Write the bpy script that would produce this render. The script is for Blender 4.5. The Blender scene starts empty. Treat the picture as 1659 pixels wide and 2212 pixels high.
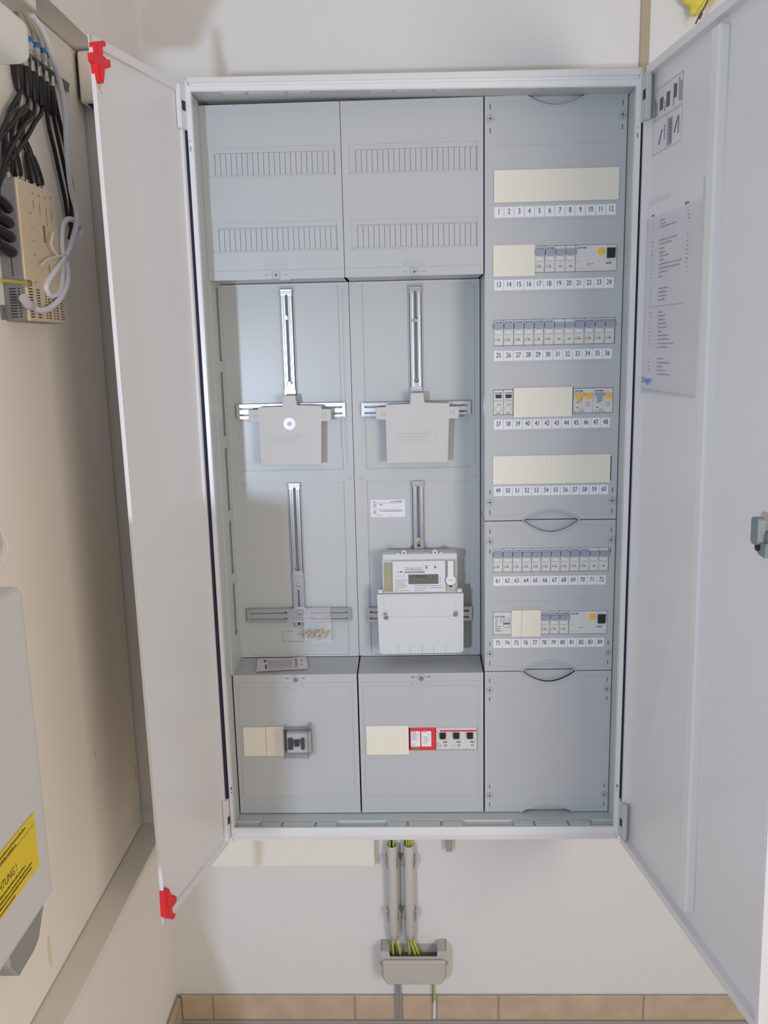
import bpy, bmesh, math, random
from mathutils import Vector, Matrix
from mathutils.geometry import tessellate_polygon
random.seed(4)
SC = bpy.context.scene
COL = SC.collection

# ------------------------------------------------------------------ camera
# metres; x to the right along the back wall, y into the wall, z up.
# origin: lower left inner corner of the cabinet opening, front plane y = 0
def Rx(a): return Matrix.Rotation(a, 3, 'X')
def Ry(a): return Matrix.Rotation(a, 3, 'Y')
def Rz(a): return Matrix.Rotation(a, 3, 'Z')
cam_d = bpy.data.cameras.new('camera')
cam = bpy.data.objects.new('camera', cam_d); COL.objects.link(cam)
cam_d.sensor_fit = 'VERTICAL'; cam_d.sensor_height = 36.0
cam_d.lens = 1863.4 / 2212.0 * 36.0
cam_d.clip_start = 0.02
R3 = Rz(0.0311) @ Rx(-0.1884) @ Ry(0.0226) @ Rx(math.pi / 2)
cam.matrix_world = Matrix.Translation((0.3611, -1.5477, 0.927)) @ R3.to_4x4()
SC.camera = cam

# ------------------------------------------------------------------ light
W = bpy.data.worlds.new('world'); SC.world = W; W.use_nodes = True
bg = W.node_tree.nodes['Background']
bg.inputs[0].default_value = (0.98, 0.96, 0.95, 1); bg.inputs[1].default_value = 0.43

def area(name, loc, target, size, power, color, sy=None):
    d = bpy.data.lights.new(name, 'AREA'); d.energy = power; d.color = color
    d.shape = 'RECTANGLE'; d.size = size; d.size_y = sy or size
    o = bpy.data.objects.new(name, d); COL.objects.link(o); o.location = loc
    o.rotation_euler = (Vector(target) - Vector(loc)).to_track_quat('-Z', 'Y').to_euler()
    return o
# daylight through the doorway at the end of the left wall, and a window behind the viewer to the right
area('doorway_light', (-0.43, -2.1, 0.70), (0.30, 0.1, 0.60), 0.08, 20, (0.64, 0.78, 1.0), 0.06)
area('window_light', (1.7, -2.5, 0.75), (-0.2, -0.1, 0.5), 0.75, 30, (1.0, 0.915, 0.82), 0.8)

vs = SC.view_settings
vs.view_transform = 'Standard'; vs.look = 'None'; vs.gamma = 1.0; vs.exposure = -0.05
vs.use_curve_mapping = False

# ------------------------------------------------------------------ materials
def lin(c): return tuple((v / 12.92 if v <= 0.04045 else ((v + 0.055) / 1.055) ** 2.4) for v in c)
MATS = {}
def mat(name, rgb, rough=0.5, metal=0.0, var=0.03, scale=8.0, bump=0.0, bscale=60.0, coat=0.0, spec=0.5):
    if name in MATS: return MATS[name]
    m = bpy.data.materials.new(name); m.use_nodes = True
    nt = m.node_tree; p = nt.nodes['Principled BSDF']
    p.inputs['Roughness'].default_value = rough; p.inputs['Metallic'].default_value = metal
    p.inputs['Specular IOR Level'].default_value = spec
    if coat: p.inputs['Coat Weight'].default_value = coat; p.inputs['Coat Roughness'].default_value = 0.1
    c = lin([v / 255 for v in rgb])
    tc = nt.nodes.new('ShaderNodeTexCoord')
    n = nt.nodes.new('ShaderNodeTexNoise'); n.inputs['Scale'].default_value = scale; n.inputs['Detail'].default_value = 4
    r = nt.nodes.new('ShaderNodeMix'); r.data_type = 'RGBA'
    r.inputs[6].default_value = tuple(max(0, v * (1 - var)) for v in c) + (1,)
    r.inputs[7].default_value = tuple(min(1, v * (1 + var)) for v in c) + (1,)
    nt.links.new(tc.outputs['Object'], n.inputs['Vector']); nt.links.new(n.outputs['Fac'], r.inputs[0])
    nt.links.new(r.outputs[2], p.inputs['Base Color'])
    if bump:
        n2 = nt.nodes.new('ShaderNodeTexNoise'); n2.inputs['Scale'].default_value = bscale; n2.inputs['Detail'].default_value = 6
        b = nt.nodes.new('ShaderNodeBump'); b.inputs['Strength'].default_value = bump; b.inputs['Distance'].default_value = 0.002
        nt.links.new(tc.outputs['Object'], n2.inputs['Vector']); nt.links.new(n2.outputs['Fac'], b.inputs['Height'])
        nt.links.new(b.outputs['Normal'], p.inputs['Normal'])
    MATS[name] = m; return m
def clear(name, rgb=(235, 238, 240), mix=0.25, rough=0.08, edge=0.5):
    if name in MATS: return MATS[name]
    m = bpy.data.materials.new(name); m.use_nodes = True; nt = m.node_tree
    p = nt.nodes['Principled BSDF']; p.inputs['Base Color'].default_value = lin([v / 255 for v in rgb]) + (1,)
    p.inputs['Roughness'].default_value = rough
    t = nt.nodes.new('ShaderNodeBsdfTransparent'); mx = nt.nodes.new('ShaderNodeMixShader')
    lw = nt.nodes.new('ShaderNodeLayerWeight'); lw.inputs['Blend'].default_value = 0.35
    mr = nt.nodes.new('ShaderNodeMapRange'); mr.inputs[3].default_value = mix; mr.inputs[4].default_value = min(1, mix + edge)
    nt.links.new(lw.outputs['Facing'], mr.inputs[0]); nt.links.new(mr.outputs[0], mx.inputs[0])
    nt.links.new(t.outputs[0], mx.inputs[1]); nt.links.new(p.outputs[0], mx.inputs[2])
    nt.links.new(mx.outputs[0], nt.nodes['Material Output'].inputs[0])
    MATS[name] = m; return m
def tile_mat():
    m = mat('tile_glaze', (188, 168, 143), 0.45, var=0.24, scale=22, bump=0.15, bscale=40); return m
plaster = mat('wall_plaster', (217, 215, 214), 0.9, var=0.02, scale=3, bump=0.12, bscale=90)
plaster_left = mat('left_wall_plaster', (236, 230, 222), 0.9, var=0.025, scale=3, bump=0.12, bscale=80)
panel_beige = mat('niche_board', (247, 238, 226), 0.75, var=0.03, scale=4, bump=0.05)
sill_paint = mat('sill_paint', (230, 225, 214), 0.6, var=0.02)
door_paint = mat('door_enamel', (220, 218, 218), 0.28, var=0.006, bump=0.02, bscale=300)
frame_paint = mat('frame_enamel', (219, 219, 220), 0.3, var=0.006)
inner_grey = mat('interior_grey', (189, 193, 191), 0.4, var=0.01)
cover_grey = mat('cover_plastic', (181, 184, 186), 0.32, var=0.012, scale=3)
panel_grey = mat('mounting_plate_plastic', (187, 190, 191), 0.33, var=0.012, scale=3)
plate_grey = mat('adapter_plastic', (196, 194, 193), 0.55, var=0.01)
dark_gap = mat('dark_slot', (36, 38, 42), 0.8)
seam = mat('moulded_seam', (153, 157, 160), 0.5)
ridge = mat('moulded_ridge', (170, 174, 177), 0.4)
recess = mat('breakout_recess', (176, 179, 181), 0.5)
side_recess_shade = mat('side_recess_shade', (150, 147, 140), 0.6)
zinc = mat('zinc_steel', (205, 207, 212), 0.28, 1.0, var=0.08, scale=40)
steel = mat('screw_steel', (190, 188, 182), 0.25, 1.0, var=0.05)
brass = mat('brass_screw', (198, 168, 130), 0.28, 1.0, var=0.1)
cream = mat('blank_cream', (226, 221, 206), 0.5, var=0.012, scale=5)
breaker_white = mat('breaker_housing', (208, 207, 205), 0.45, var=0.01)
breaker_win = mat('breaker_marker_window', (218, 218, 217), 0.3, var=0.01)
toggle_grey = mat('toggle_grey', (146, 156, 168), 0.4, var=0.02)
toggle_yellow = mat('toggle_amber', (226, 178, 60), 0.4, var=0.03)
button_yellow = mat('button_yellow', (238, 188, 20), 0.4, var=0.02)
black_pl = mat('black_plastic', (26, 26, 29), 0.45)
red_ind = mat('indicator_red', (128, 44, 46), 0.5)
red_pl = mat('red_plastic', (226, 34, 44), 0.45, var=0.03)
red_dev = mat('red_housing', (222, 50, 56), 0.45, var=0.02)
label_white = mat('label_paper', (224, 225, 231), 0.7, var=0.006)
ink = mat('ink_black', (40, 41, 48), 0.7)
ink_grey = mat('ink_grey', (118, 118, 124), 0.7)
ink_lt = mat('ink_pale', (160, 160, 166), 0.7)
ink_blue = mat('ink_blue', (28, 66, 160), 0.6)
ink_cyan = mat('ink_cyan', (60, 150, 214), 0.6)
navy = mat('gasket_foam', (42, 43, 68), 0.9, var=0.2, scale=200, bump=0.4, bscale=400)
meter_grey = mat('meter_plastic', (205, 208, 209), 0.4, var=0.01)
meter_face = mat('meter_faceplate', (232, 232, 236), 0.5, var=0.005)
lcd = mat('lcd_olive', (92, 93, 64), 0.35, var=0.02)
seal_grey = mat('seal_grey', (120, 122, 126), 0.5)
olive = mat('meter_circuit_olive', (168, 162, 120), 0.6, var=0.1, scale=60)
conduit_grey = mat('conduit_plastic', (196, 194, 188), 0.5, var=0.01)
bond_grey = mat('bonding_cover_plastic', (184, 178, 172), 0.55, var=0.015)
duct_cream = mat('duct_cream', (229, 226, 218), 0.5, var=0.01)
wire_y = mat('wire_yellow', (212, 190, 44), 0.45, var=0.02)
wire_g = mat('wire_green', (40, 140, 66), 0.45)
cable_grey = mat('cable_grey', (158, 150, 148), 0.5)
cable_black = mat('coax_black', (26, 25, 27), 0.42, var=0.1)
cable_lav = mat('cable_pale_blue', (236, 239, 250), 0.4, var=0.02)
cable_beige = mat('cable_beige', (206, 194, 176), 0.5, var=0.03)
tape_blue = mat('tape_blue', (42, 128, 218), 0.45)
white_pl = mat('white_plastic', (226, 222, 216), 0.35, var=0.006)
appliance = mat('appliance_white', (206, 202, 196), 0.4, var=0.008)
switch_beige = mat('multiswitch_beige', (226, 208, 178), 0.45, var=0.02)
switch_grey = mat('multiswitch_grey', (132, 132, 138), 0.5, var=0.03)
rail_green = mat('rail_zinc_green', (128, 140, 136), 0.4, 0.5, var=0.05)
yellow_lab = mat('label_yellow', (226, 196, 12), 0.5, var=0.02)
foam_y = mat('foam_yellow', (226, 214, 84), 0.85, var=0.1, scale=40, bump=0.6, bscale=120)
shadow_tan = mat('painted_shadow_tan', (172, 158, 136), 0.8, var=0.04, scale=12)
stain_m = mat('stain_ochre', (232, 218, 186), 0.85, var=0.08, scale=40)
grout = mat('grout', (164, 156, 150), 0.9, var=0.04, bump=0.3)
lock_grey = mat('lock_grey', (120, 130, 132), 0.4, var=0.03)
stripe_grey = mat('print_grey', (150, 150, 158), 0.6)
tileM = tile_mat()
glass = clear('clear_plastic', (130, 130, 138), mix=0.05, edge=0.4, rough=0.15)
film = clear('clear_film', mix=0.14, rough=0.04)
meter_clear = clear('meter_clear_cover', (190, 192, 192), 0.07, 0.1, 0.2)
pocket_clear = clear('pocket_clear', (222, 222, 226), 0.12, 0.12, 0.14)

# ------------------------------------------------------------------ mesh builder
class MB:
    def __init__(s): s.v = []; s.f = []; s.sm = []
    def add(s, vs, fs, smooth=False):
        n = len(s.v); s.v += [tuple(p) for p in vs]
        s.f += [tuple(i + n for i in f) for f in fs]; s.sm += [smooth] * len(fs); return s
    def box(s, x0, x1, y0, y1, z0, z1, mp=None):
        P = [(x, y, z) for x in (x0, x1) for y in (y0, y1) for z in (z0, z1)]
        if mp: P = [mp(*p) for p in P]
        return s.add(P, [(0, 1, 3, 2), (4, 6, 7, 5), (0, 4, 5, 1), (2, 3, 7, 6), (0, 2, 6, 4), (1, 5, 7, 3)])
    def rbox(s, x0, x1, y0, y1, z0, z1, r=0.001, seg=2, mp=None):
        bm = bmesh.new(); bmesh.ops.create_cube(bm, size=1)
        for v in bm.verts: v.co = ((x0 + x1) / 2 + v.co.x * (x1 - x0), (y0 + y1) / 2 + v.co.y * (y1 - y0), (z0 + z1) / 2 + v.co.z * (z1 - z0))
        bmesh.ops.bevel(bm, geom=bm.edges[:], offset=r, segments=seg, profile=0.5, affect='EDGES')
        bm.verts.index_update()
        P = [tuple(v.co) for v in bm.verts]
        if mp: P = [mp(*p) for p in P]
        F = [tuple(v.index for v in f.verts) for f in bm.faces]; bm.free()
        return s.add(P, F)
    def plate(s, out, holes, mp, h0, h1):
        """2-D outline with holes, front at height h0, back at height h1 (h0 > h1)."""
        loops = [list(out)] + [list(h) for h in holes]
        flat = [p for L in loops for p in L]
        tris = tessellate_polygon([[Vector((a, b, 0)) for a, b in L] for L in loops])
        n = len(flat)
        P = [mp(a, b, h0) for a, b in flat] + [mp(a, b, h1) for a, b in flat]
        F = [tuple(t) for t in tris] + [tuple(i + n for i in reversed(t)) for t in tris]
        o = 0
        for L in loops:
            k = len(L)
            for i in range(k):
                a = o + i; b = o + (i + 1) % k; F.append((a, b, b + n, a + n))
            o += k
        return s.add(P, F)
    def cyl(s, c, ax, r, h, n=16, r2=None, smooth=True):
        ax = Vector(ax).normalized(); c = Vector(c); r2 = r if r2 is None else r2
        u = ax.orthogonal().normalized(); w = ax.cross(u)
        P = [c + (u * math.cos(2 * math.pi * i / n) + w * math.sin(2 * math.pi * i / n)) * r for i in range(n)]
        P += [c + ax * h + (u * math.cos(2 * math.pi * i / n) + w * math.sin(2 * math.pi * i / n)) * r2 for i in range(n)]
        s.add(P, [(i, (i + 1) % n, (i + 1) % n + n, i + n) for i in range(n)], smooth)
        s.add(P[:n], [tuple(reversed(range(n)))]); s.add(P[n:], [tuple(range(n))]); return s
    def ring(s, c, ax, r0, r1, h, n=20):
        ax = Vector(ax).normalized(); c = Vector(c); u = ax.orthogonal().normalized(); w = ax.cross(u)
        P = []
        for r, z in ((r0, 0), (r1, 0), (r1, h), (r0, h)):
            P += [c + ax * z + (u * math.cos(2 * math.pi * i / n) + w * math.sin(2 * math.pi * i / n)) * r for i in range(n)]
        F = []
        for k in range(4):
            a = k * n; b = ((k + 1) % 4) * n
            F += [(a + i, a + (i + 1) % n, b + (i + 1) % n, b + i) for i in range(n)]
        return s.add(P, F)
    def tube(s, pts, r, n=8, sub=5, rads=None):
        pts = [Vector(p) for p in pts]; Q = []; RR = []
        for i in range(len(pts) - 1):
            p0 = pts[max(i - 1, 0)]; p1 = pts[i]; p2 = pts[i + 1]; p3 = pts[min(i + 2, len(pts) - 1)]
            for k in range(sub):
                t = k / sub
                Q.append(0.5 * ((2 * p1) + (p2 - p0) * t + (2 * p0 - 5 * p1 + 4 * p2 - p3) * t * t + (3 * p1 - p0 - 3 * p2 + p3) * t ** 3))
                RR.append(r if not rads else rads[i] * (1 - t) + rads[i + 1] * t)
        Q.append(pts[-1]); RR.append(r if not rads else rads[-1])
        P = []; up = None
        for i, q in enumerate(Q):
            d = (Q[min(i + 1, len(Q) - 1)] - Q[max(i - 1, 0)]).normalized()
            up = d.orthogonal().normalized() if up is None else (up - d * up.dot(d)).normalized()
            w = d.cross(up)
            P += [q + (up * math.cos(2 * math.pi * k / n) + w * math.sin(2 * math.pi * k / n)) * RR[i] for k in range(n)]
        F = []
        for i in range(len(Q) - 1):
            F += [(i * n + k, i * n + (k + 1) % n, (i + 1) * n + (k + 1) % n, (i + 1) * n + k) for k in range(n)]
        s.add(P, F, True); m = len(P)
        s.add(P[:n], [tuple(reversed(range(n)))]); s.add(P[-n:], [tuple(range(n))]); return s
    def quad(s, mp, a0, a1, b0, b1, h): return s.add([mp(a0, b0, h), mp(a1, b0, h), mp(a1, b1, h), mp(a0, b1, h)], [(0, 1, 2, 3)])
    def disc(s, mp, a, b, r, h, n=16): return s.add([mp(a + r * math.cos(2 * math.pi * i / n), b + r * math.sin(2 * math.pi * i / n), h) for i in range(n)], [tuple(range(n))])
    def poly(s, mp, pts, h): return s.plate(pts, [], mp, h, h - 0.0002)
    def lathe(s, c, prof, n=16):
        P = []; c = Vector(c)
        for r, z in prof: P += [c + Vector((r * math.cos(2 * math.pi * i / n), r * math.sin(2 * math.pi * i / n), z)) for i in range(n)]
        F = []
        for k in range(len(prof) - 1):
            F += [(k * n + i, k * n + (i + 1) % n, (k + 1) * n + (i + 1) % n, (k + 1) * n + i) for i in range(n)]
        return s.add(P, F, True)

# glyph cache: flat lettering from the built-in font
_gm = {}
def _curve_mesh(txt):
    cu = bpy.data.curves.new('t', 'FONT'); cu.body = txt; cu.size = 1.0; cu.fill_mode = 'FRONT'; cu.resolution_u = 3
    ob = bpy.data.objects.new('t', cu); COL.objects.link(ob)
    dg = bpy.context.evaluated_depsgraph_get(); me = bpy.data.meshes.new_from_object(ob.evaluated_get(dg))
    v = [tuple(p.co) for p in me.vertices]; f = [tuple(p.vertices) for p in me.polygons]
    bpy.data.objects.remove(ob); bpy.data.curves.remove(cu); bpy.data.meshes.remove(me); return v, f
def glyph(ch):
    if ch not in _gm:
        a, _ = _curve_mesh('I' + ch + 'I'); b, _ = _curve_mesh('II')
        adv = (max(p[0] for p in a) - min(p[0] for p in a)) - (max(p[0] for p in b) - min(p[0] for p in b))
        v, f = _curve_mesh(ch) if ch.strip() else ([], [])
        _gm[ch] = (v, f, adv)
    return _gm[ch]
def text(mb, txt, mp, a, b, size, h, sx=1.0, align='l', slant=0.0, bold=0.0):
    w = sum(glyph(c)[2] for c in txt) * size * sx
    x = a - (w / 2 if align == 'c' else 0)
    for c in txt:
        v, f, adv = glyph(c)
        for dx in ((0,) if not bold else (-bold, bold)):
            mb.add([mp(x + (p[0] + slant * p[1]) * size * sx + dx, b + p[1] * size, h + dx * 0.02) for p in v], f)
        x += adv * size * sx
    return w
def scribble(mb, mp, a, b, w, hgt, h):
    """a word too small to read: a row of short strokes"""
    x = a
    while x < a + w:
        l = random.uniform(0.5, 1.1) * hgt
        mb.quad(mp, x, min(x + l, a + w), b, b + hgt * random.choice((0.7, 0.75, 1.0)), h); x += l * 1.3

def FY(y): return lambda a, b, h: (a, y - h, b)
def FX(x): return lambda a, b, h: (x + h, a, b)
def FZ(z): return lambda a, b, h: (a, b, z + h)
def rect(a0, a1, b0, b1): return [(a0, b0), (a1, b0), (a1, b1), (a0, b1)]
def rrect(a0, a1, b0, b1, r, n=4):
    P = []
    for cx, cy, t in ((a1 - r, b0 + r, -90), (a1 - r, b1 - r, 0), (a0 + r, b1 - r, 90), (a0 + r, b0 + r, 180)):
        for i in range(n + 1):
            q = math.radians(t + 90 * i / n); P.append((cx + r * math.cos(q), cy + r * math.sin(q)))
    return P

_u = 'zero one two three four five six seven eight nine ten eleven twelve thirteen fourteen fifteen sixteen seventeen eighteen nineteen'.split()
_t = ' '.split(',') * 2 + 'twenty thirty forty fifty sixty seventy eighty ninety'.split()
def nw(n): return _u[n] if n < 20 else _t[n // 10] + ('-' + _u[n % 10] if n % 10 else '')
# ------------------------------------------------------------------ object helpers
def root_of(o):
    while o.parent: o = o.parent
    return o
def obj(name, mb, m, parent=None, loc=None, label=None):
    me = bpy.data.meshes.new(name)
    o = bpy.data.objects.new(name, me); COL.objects.link(o)
    if parent is not None:
        org = Vector(root_of(parent)['org']); o.parent = parent
    else:
        if loc is None:
            xs, ys, zs = zip(*mb.v); loc = ((min(xs) + max(xs)) / 2, (min(ys) + max(ys)) / 2, min(zs))
        org = Vector(loc); o.location = org; o['org'] = tuple(org)
    me.from_pydata([tuple(Vector(p) - org) for p in mb.v], [], mb.f)
    bm = bmesh.new(); bm.from_mesh(me)
    bmesh.ops.recalc_face_normals(bm, faces=bm.faces[:]); bm.to_mesh(me); bm.free()
    for p, sm in zip(me.polygons, mb.sm): p.use_smooth = sm
    me.materials.append(m)
    if label: o['label'] = label
    return o
def soften(o, w, seg=3, ang=35):
    bm = bmesh.new(); bm.from_mesh(o.data); bmesh.ops.remove_doubles(bm, verts=bm.verts, dist=1e-6)
    bmesh.ops.dissolve_limit(bm, angle_limit=0.02, verts=bm.verts[:], edges=bm.edges[:])
    ed = [e for e in bm.edges if len(e.link_faces) == 2 and e.calc_face_angle(0) > math.radians(ang)]
    bmesh.ops.bevel(bm, geom=ed, offset=w, segments=seg, profile=0.5, affect='EDGES', clamp_overlap=True)
    bm.to_mesh(o.data); bm.free(); return o
def thing(name, label, cat, loc, group=None):
    o = bpy.data.objects.new(name, None); COL.objects.link(o); o.location = loc; o['org'] = tuple(loc)
    o.empty_display_size = 0.02; o['label'] = label; o['category'] = cat
    if group: o['group'] = group
    return o
def tag(o, label, cat, group=None):
    o['label'] = label; o['category'] = cat
    if group: o['group'] = group
    return o
def struct(name, mb, m, parent=None):
    o = obj(name, mb, m, parent)
    if parent is None: o['kind'] = 'structure'
    return o
def dup(root, shift, label):
    new = Vector(root['org']) + Vector(shift)
    def cp(o, parent):
        c = o.copy(); COL.objects.link(c)
        if parent is not None: c.parent = parent
        for ch in o.children: cp(ch, c)
        return c
    c = cp(root, None); c.location = new; c['org'] = tuple(new); c['label'] = label
    return c
def linked(name, src, parent, shift):
    """another piece of the same shape under the same thing, sharing mesh data"""
    o = bpy.data.objects.new(name, src.data); COL.objects.link(o); o.parent = parent; o.location = Vector(src.location) + Vector(shift); return o

FLOOR = -0.615
YW = 0.21         # back wall
XW = -0.205       # left wall
WEND = -0.80      # the left wall stops at a doorway here
XN = -0.252       # board at the back of the niche in the left wall
# ------------------------------------------------------------------ room
struct('floor', MB().box(-0.6, 2.4, -3.2, 0.35, FLOOR - 0.1, FLOOR - 0.004), grout)
fl = bpy.data.objects['floor']
k = 0
for i in range(5):
    for j in range(5):
        x0 = -0.119 - 0.332 + i * 0.332; y1 = YW - 0.013 - j * 0.332
        obj('floor_tile', MB().rbox(max(x0 + 0.003, XW + 0.002), x0 + 0.329, y1 - 0.329, y1, FLOOR - 0.006, FLOOR, 0.0015, 1), tileM, fl)
wb = struct('wall_back', MB().box(-0.6, 2.4, YW, YW + 0.2, FLOOR - 0.1, 2.0), plaster)
wl = struct('wall_left', MB().box(-0.45, XW, WEND, YW, FLOOR - 0.1, -0.128).box(-0.45, XW, WEND, YW, 1.487, 2.0).box(-0.45, XN - 0.012, WEND, YW, -0.128, 1.487), plaster_left)
obj('niche_board', MB().box(XN - 0.012, XN, WEND, YW - 0.006, -0.108, 1.484), panel_beige, wl)
obj('sill_board', MB().rbox(XN - 0.012, XW + 0.007, WEND, YW, -0.128, -0.111, 0.002, 2), sill_paint, wl)
for a, b, w, h in ((-0.025, 0.177, 0.010, 0.028), (0.191, 0.02, 0.012, 0.05), (-0.289, -0.05, 0.016, 0.075)):
    P = [(a + w * math.cos(t) * random.uniform(0.35, 0.6), b + h * math.sin(t) * random.uniform(0.35, 0.6)) for t in [i * math.pi / 6 for i in range(12)]]
    obj('stain', MB().plate(P, [], FX(XN), 0.0003, 0.0), stain_m, wl, label='ochre glue stain')
struct('ceiling', MB().box(-0.6, 2.4, -3.2, 0.35, 1.95, 2.05), plaster)
# skirting tiles
bb = struct('baseboard_back', MB().box(XW + 0.010, 2.2, YW - 0.006, YW, FLOOR, -0.5475).box(XW + 0.010, 2.2, YW - 0.0135, YW - 0.005, FLOOR - 0.004, FLOOR + 0.005), grout)
for a, b in ((XW + 0.014, -0.121), (-0.117, 0.211), (0.215, 0.3045), (0.3245, 0.3895), (0.4045, 0.543), (0.547, 0.875), (0.879, 1.207), (1.211, 1.54), (1.544, 1.87)):
    obj('skirting_tile', MB().rbox(a, b, YW - 0.009, YW - 0.004, FLOOR + 0.006, -0.547, 0.001, 1), tileM, bb)
bl = struct('baseboard_left', MB().box(XW, XW + 0.006, WEND, YW, FLOOR, -0.549), grout)
for j in range(3):
    y1 = YW - 0.013 - j * 0.332
    obj('skirting_tile', MB().rbox(XW + 0.006, XW + 0.013, y1 - 0.328, y1, FLOOR + 0.004, -0.547, 0.001, 1), tileM, bl)

# corner junction box at the top of the niche
t = thing('junction_box', 'blank beige junction box filling the upper back corner of the wall niche', 'box', (-0.20, 0.19, 1.388))
obj('housing', MB().rbox(-0.245, -0.188, 0.170, YW, 1.390, 1.482, 0.006, 3), panel_beige, t)
obj('lid_gap', MB().box(-0.247, -0.2452, 0.174, YW, 1.400, 1.478).box(-0.232, -0.19, 0.176, YW, 1.3875, 1.3895), dark_gap, t, label='dark joint')
tag(obj('shadow_strip', MB().rbox(0.8035, 0.8205, YW - 0.004, YW, 1.36, 1.95, 0.001, 1), shadow_tan), 'thin strip standing in for a narrow tan shadow running up the wall above the cabinet', 'shadow')  # thin raised strip; its tan colour stands in for a shadow on the wall

# ------------------------------------------------------------------ the cabinet
CAB = thing('meter_cabinet', 'white steel electrical meter cabinet standing open on the back wall', 'cabinet', (0.375, 0.1, -0.03))
B = MB()
B.box(-0.003, -0.0015, 0.004, 0.205, -0.028, 1.378).box(0.7515, 0.753, 0.004, 0.205, -0.028, 1.373)
B.box(-0.003, 0.753, 0.004, 0.205, 1.3725, 1.374).box(-0.003, 0.753, 0.004, 0.205, -0.0285, -0.027)
B.box(-0.003, 0.753, 0.2035, 0.205, -0.028, 1.374)
obj('shell', B, inner_grey, CAB)
# front frame, slightly out of square as it hangs
TLi, TRi, BLi, BRi = (0.0035, 1.357), (0.748, 1.3435), (0.0025, 0.0), (0.7475, -0.0012)
TLo, TRo, BLo, BRo = (-0.0060, 1.3815), (0.7575, 1.3745), (-0.0035, -0.0305), (0.7560, -0.0308)
def mix(p, q, s): return (p[0] + (q[0] - p[0]) * s, p[1] + (q[1] - p[1]) * s)
def bar(pi, pj, qo, ro, prof):
    """frame member between inner edge pi-pj and outer edge qo-ro; prof = (share outward, y)"""
    P = []
    for s, y in prof:
        a = mix(pi, qo, s); b = mix(pj, ro, s); P += [(a[0], y, a[1]), (b[0], y, b[1])]
    n = len(prof)
    return MB().add(P, [(2 * i, 2 * i + 1, 2 * i + 3, 2 * i + 2) for i in range(n - 1)] + [(0, 1, 2 * n - 1, 2 * n - 2)] + [tuple(2 * i for i in range(n)), tuple(2 * i + 1 for i in range(n))][:0])
tprof = [(0.0, 0.006), (0.0, 0.0015), (0.06, 0.0), (0.34, 0.0), (0.40, 0.0035), (0.52, 0.0035), (0.58, 0.001), (0.93, 0.004), (1.0, 0.010), (1.0, 0.05)]
obj('frame_rail', bar(TLi, TRi, TLo, TRo, tprof), frame_paint, CAB, label='grooved top rail')
obj('frame_rail', bar(BLi, BRi, BLo, BRo, tprof), frame_paint, CAB, label='grooved bottom rail')
sprof = [(0.0, 0.012), (0.0, 0.0008), (0.1, 0.0), (0.9, 0.0), (1.0, 0.0008), (1.0, 0.05)]
obj('frame_post', bar(BLi, TLi, BLo, TLo, sprof), frame_paint, CAB)
obj('frame_post', bar(BRi, TRi, BRo, TRo, sprof), frame_paint, CAB)
for x, z in ((0.0015, 0.083), (0.7510, 0.083)):
    m0 = FY(0.0); obj('post_mark', MB().quad(m0, x - 0.0014, x + 0.0016, z, z + 0.0065, 0.0004).quad(m0, x - 0.0006, x + 0.0012, z - 0.0075, z - 0.0045, 0.0004), seal_grey, CAB)
obj('post_mark', MB().quad(FY(0.0), 0.7505, 0.7530, 1.262, 1.270, 0.0004).quad(FY(0.0), 0.7510, 0.7525, 1.277, 1.280, 0.0004), toggle_grey, CAB)
obj('post_mark', MB().quad(FY(0.0), -0.0035, -0.0010, 1.262, 1.270, 0.0004).quad(FY(0.0), -0.0035, -0.0018, 1.277, 1.280, 0.0004), toggle_grey, CAB)
# interior returns behind the frame
obj('side_lining', MB().box(-0.0015, 0.003, 0.012, 0.056, 0.0, 1.354), inner_grey, CAB)
obj('side_lining', MB().box(0.7492, 0.7515, 0.012, 0.2, 0.0, 1.343), inner_grey, CAB)
obj('top_lining', MB().add([(0.0, 0.005, 1.3575), (0.752, 0.005, 1.3450), (0.752, 0.2, 1.3485), (0.0, 0.2, 1.3535), (0.0, 0.005, 1.3620), (0.752, 0.005, 1.3500), (0.752, 0.2, 1.353), (0.0, 0.2, 1.358)], [(0, 1, 2, 3), (4, 5, 6, 7), (0, 1, 5, 4), (2, 3, 7, 6), (0, 3, 7, 4), (1, 2, 6, 5)]), inner_grey, CAB)
obj('bottom_lining', MB().box(0.0, 0.752, 0.004, 0.032, -0.010, -0.006).box(0.0, 0.752, 0.030, 0.2, -0.010, -0.0012), inner_grey, CAB)
for i, x in enumerate((0.0, 0.25, 0.5)):
    for a, b in ((0.055, 0.093), (0.098, 0.160), (0.165, 0.205)):
        obj('flange_plate', MB().rbox(x + a, x + b, 0.010, 0.028, -0.0065, -0.0015, 0.0008, 1), inner_grey, CAB)
        zt = 1.3570 - 0.0110 * (x + a) / 0.75
        obj('flange_plate', MB().rbox(x + a, x + b, 0.012, 0.030, zt - 0.0012, zt + 0.003, 0.0008, 1), inner_grey, CAB)
    obj('cable_slot', MB().box(x + 0.212, x + 0.246, 0.0045, 0.012, -0.0065, -0.0055).box(x + 0.004, x + 0.040, 0.0045, 0.012, -0.0065, -0.0055), dark_gap, CAB)
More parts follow.
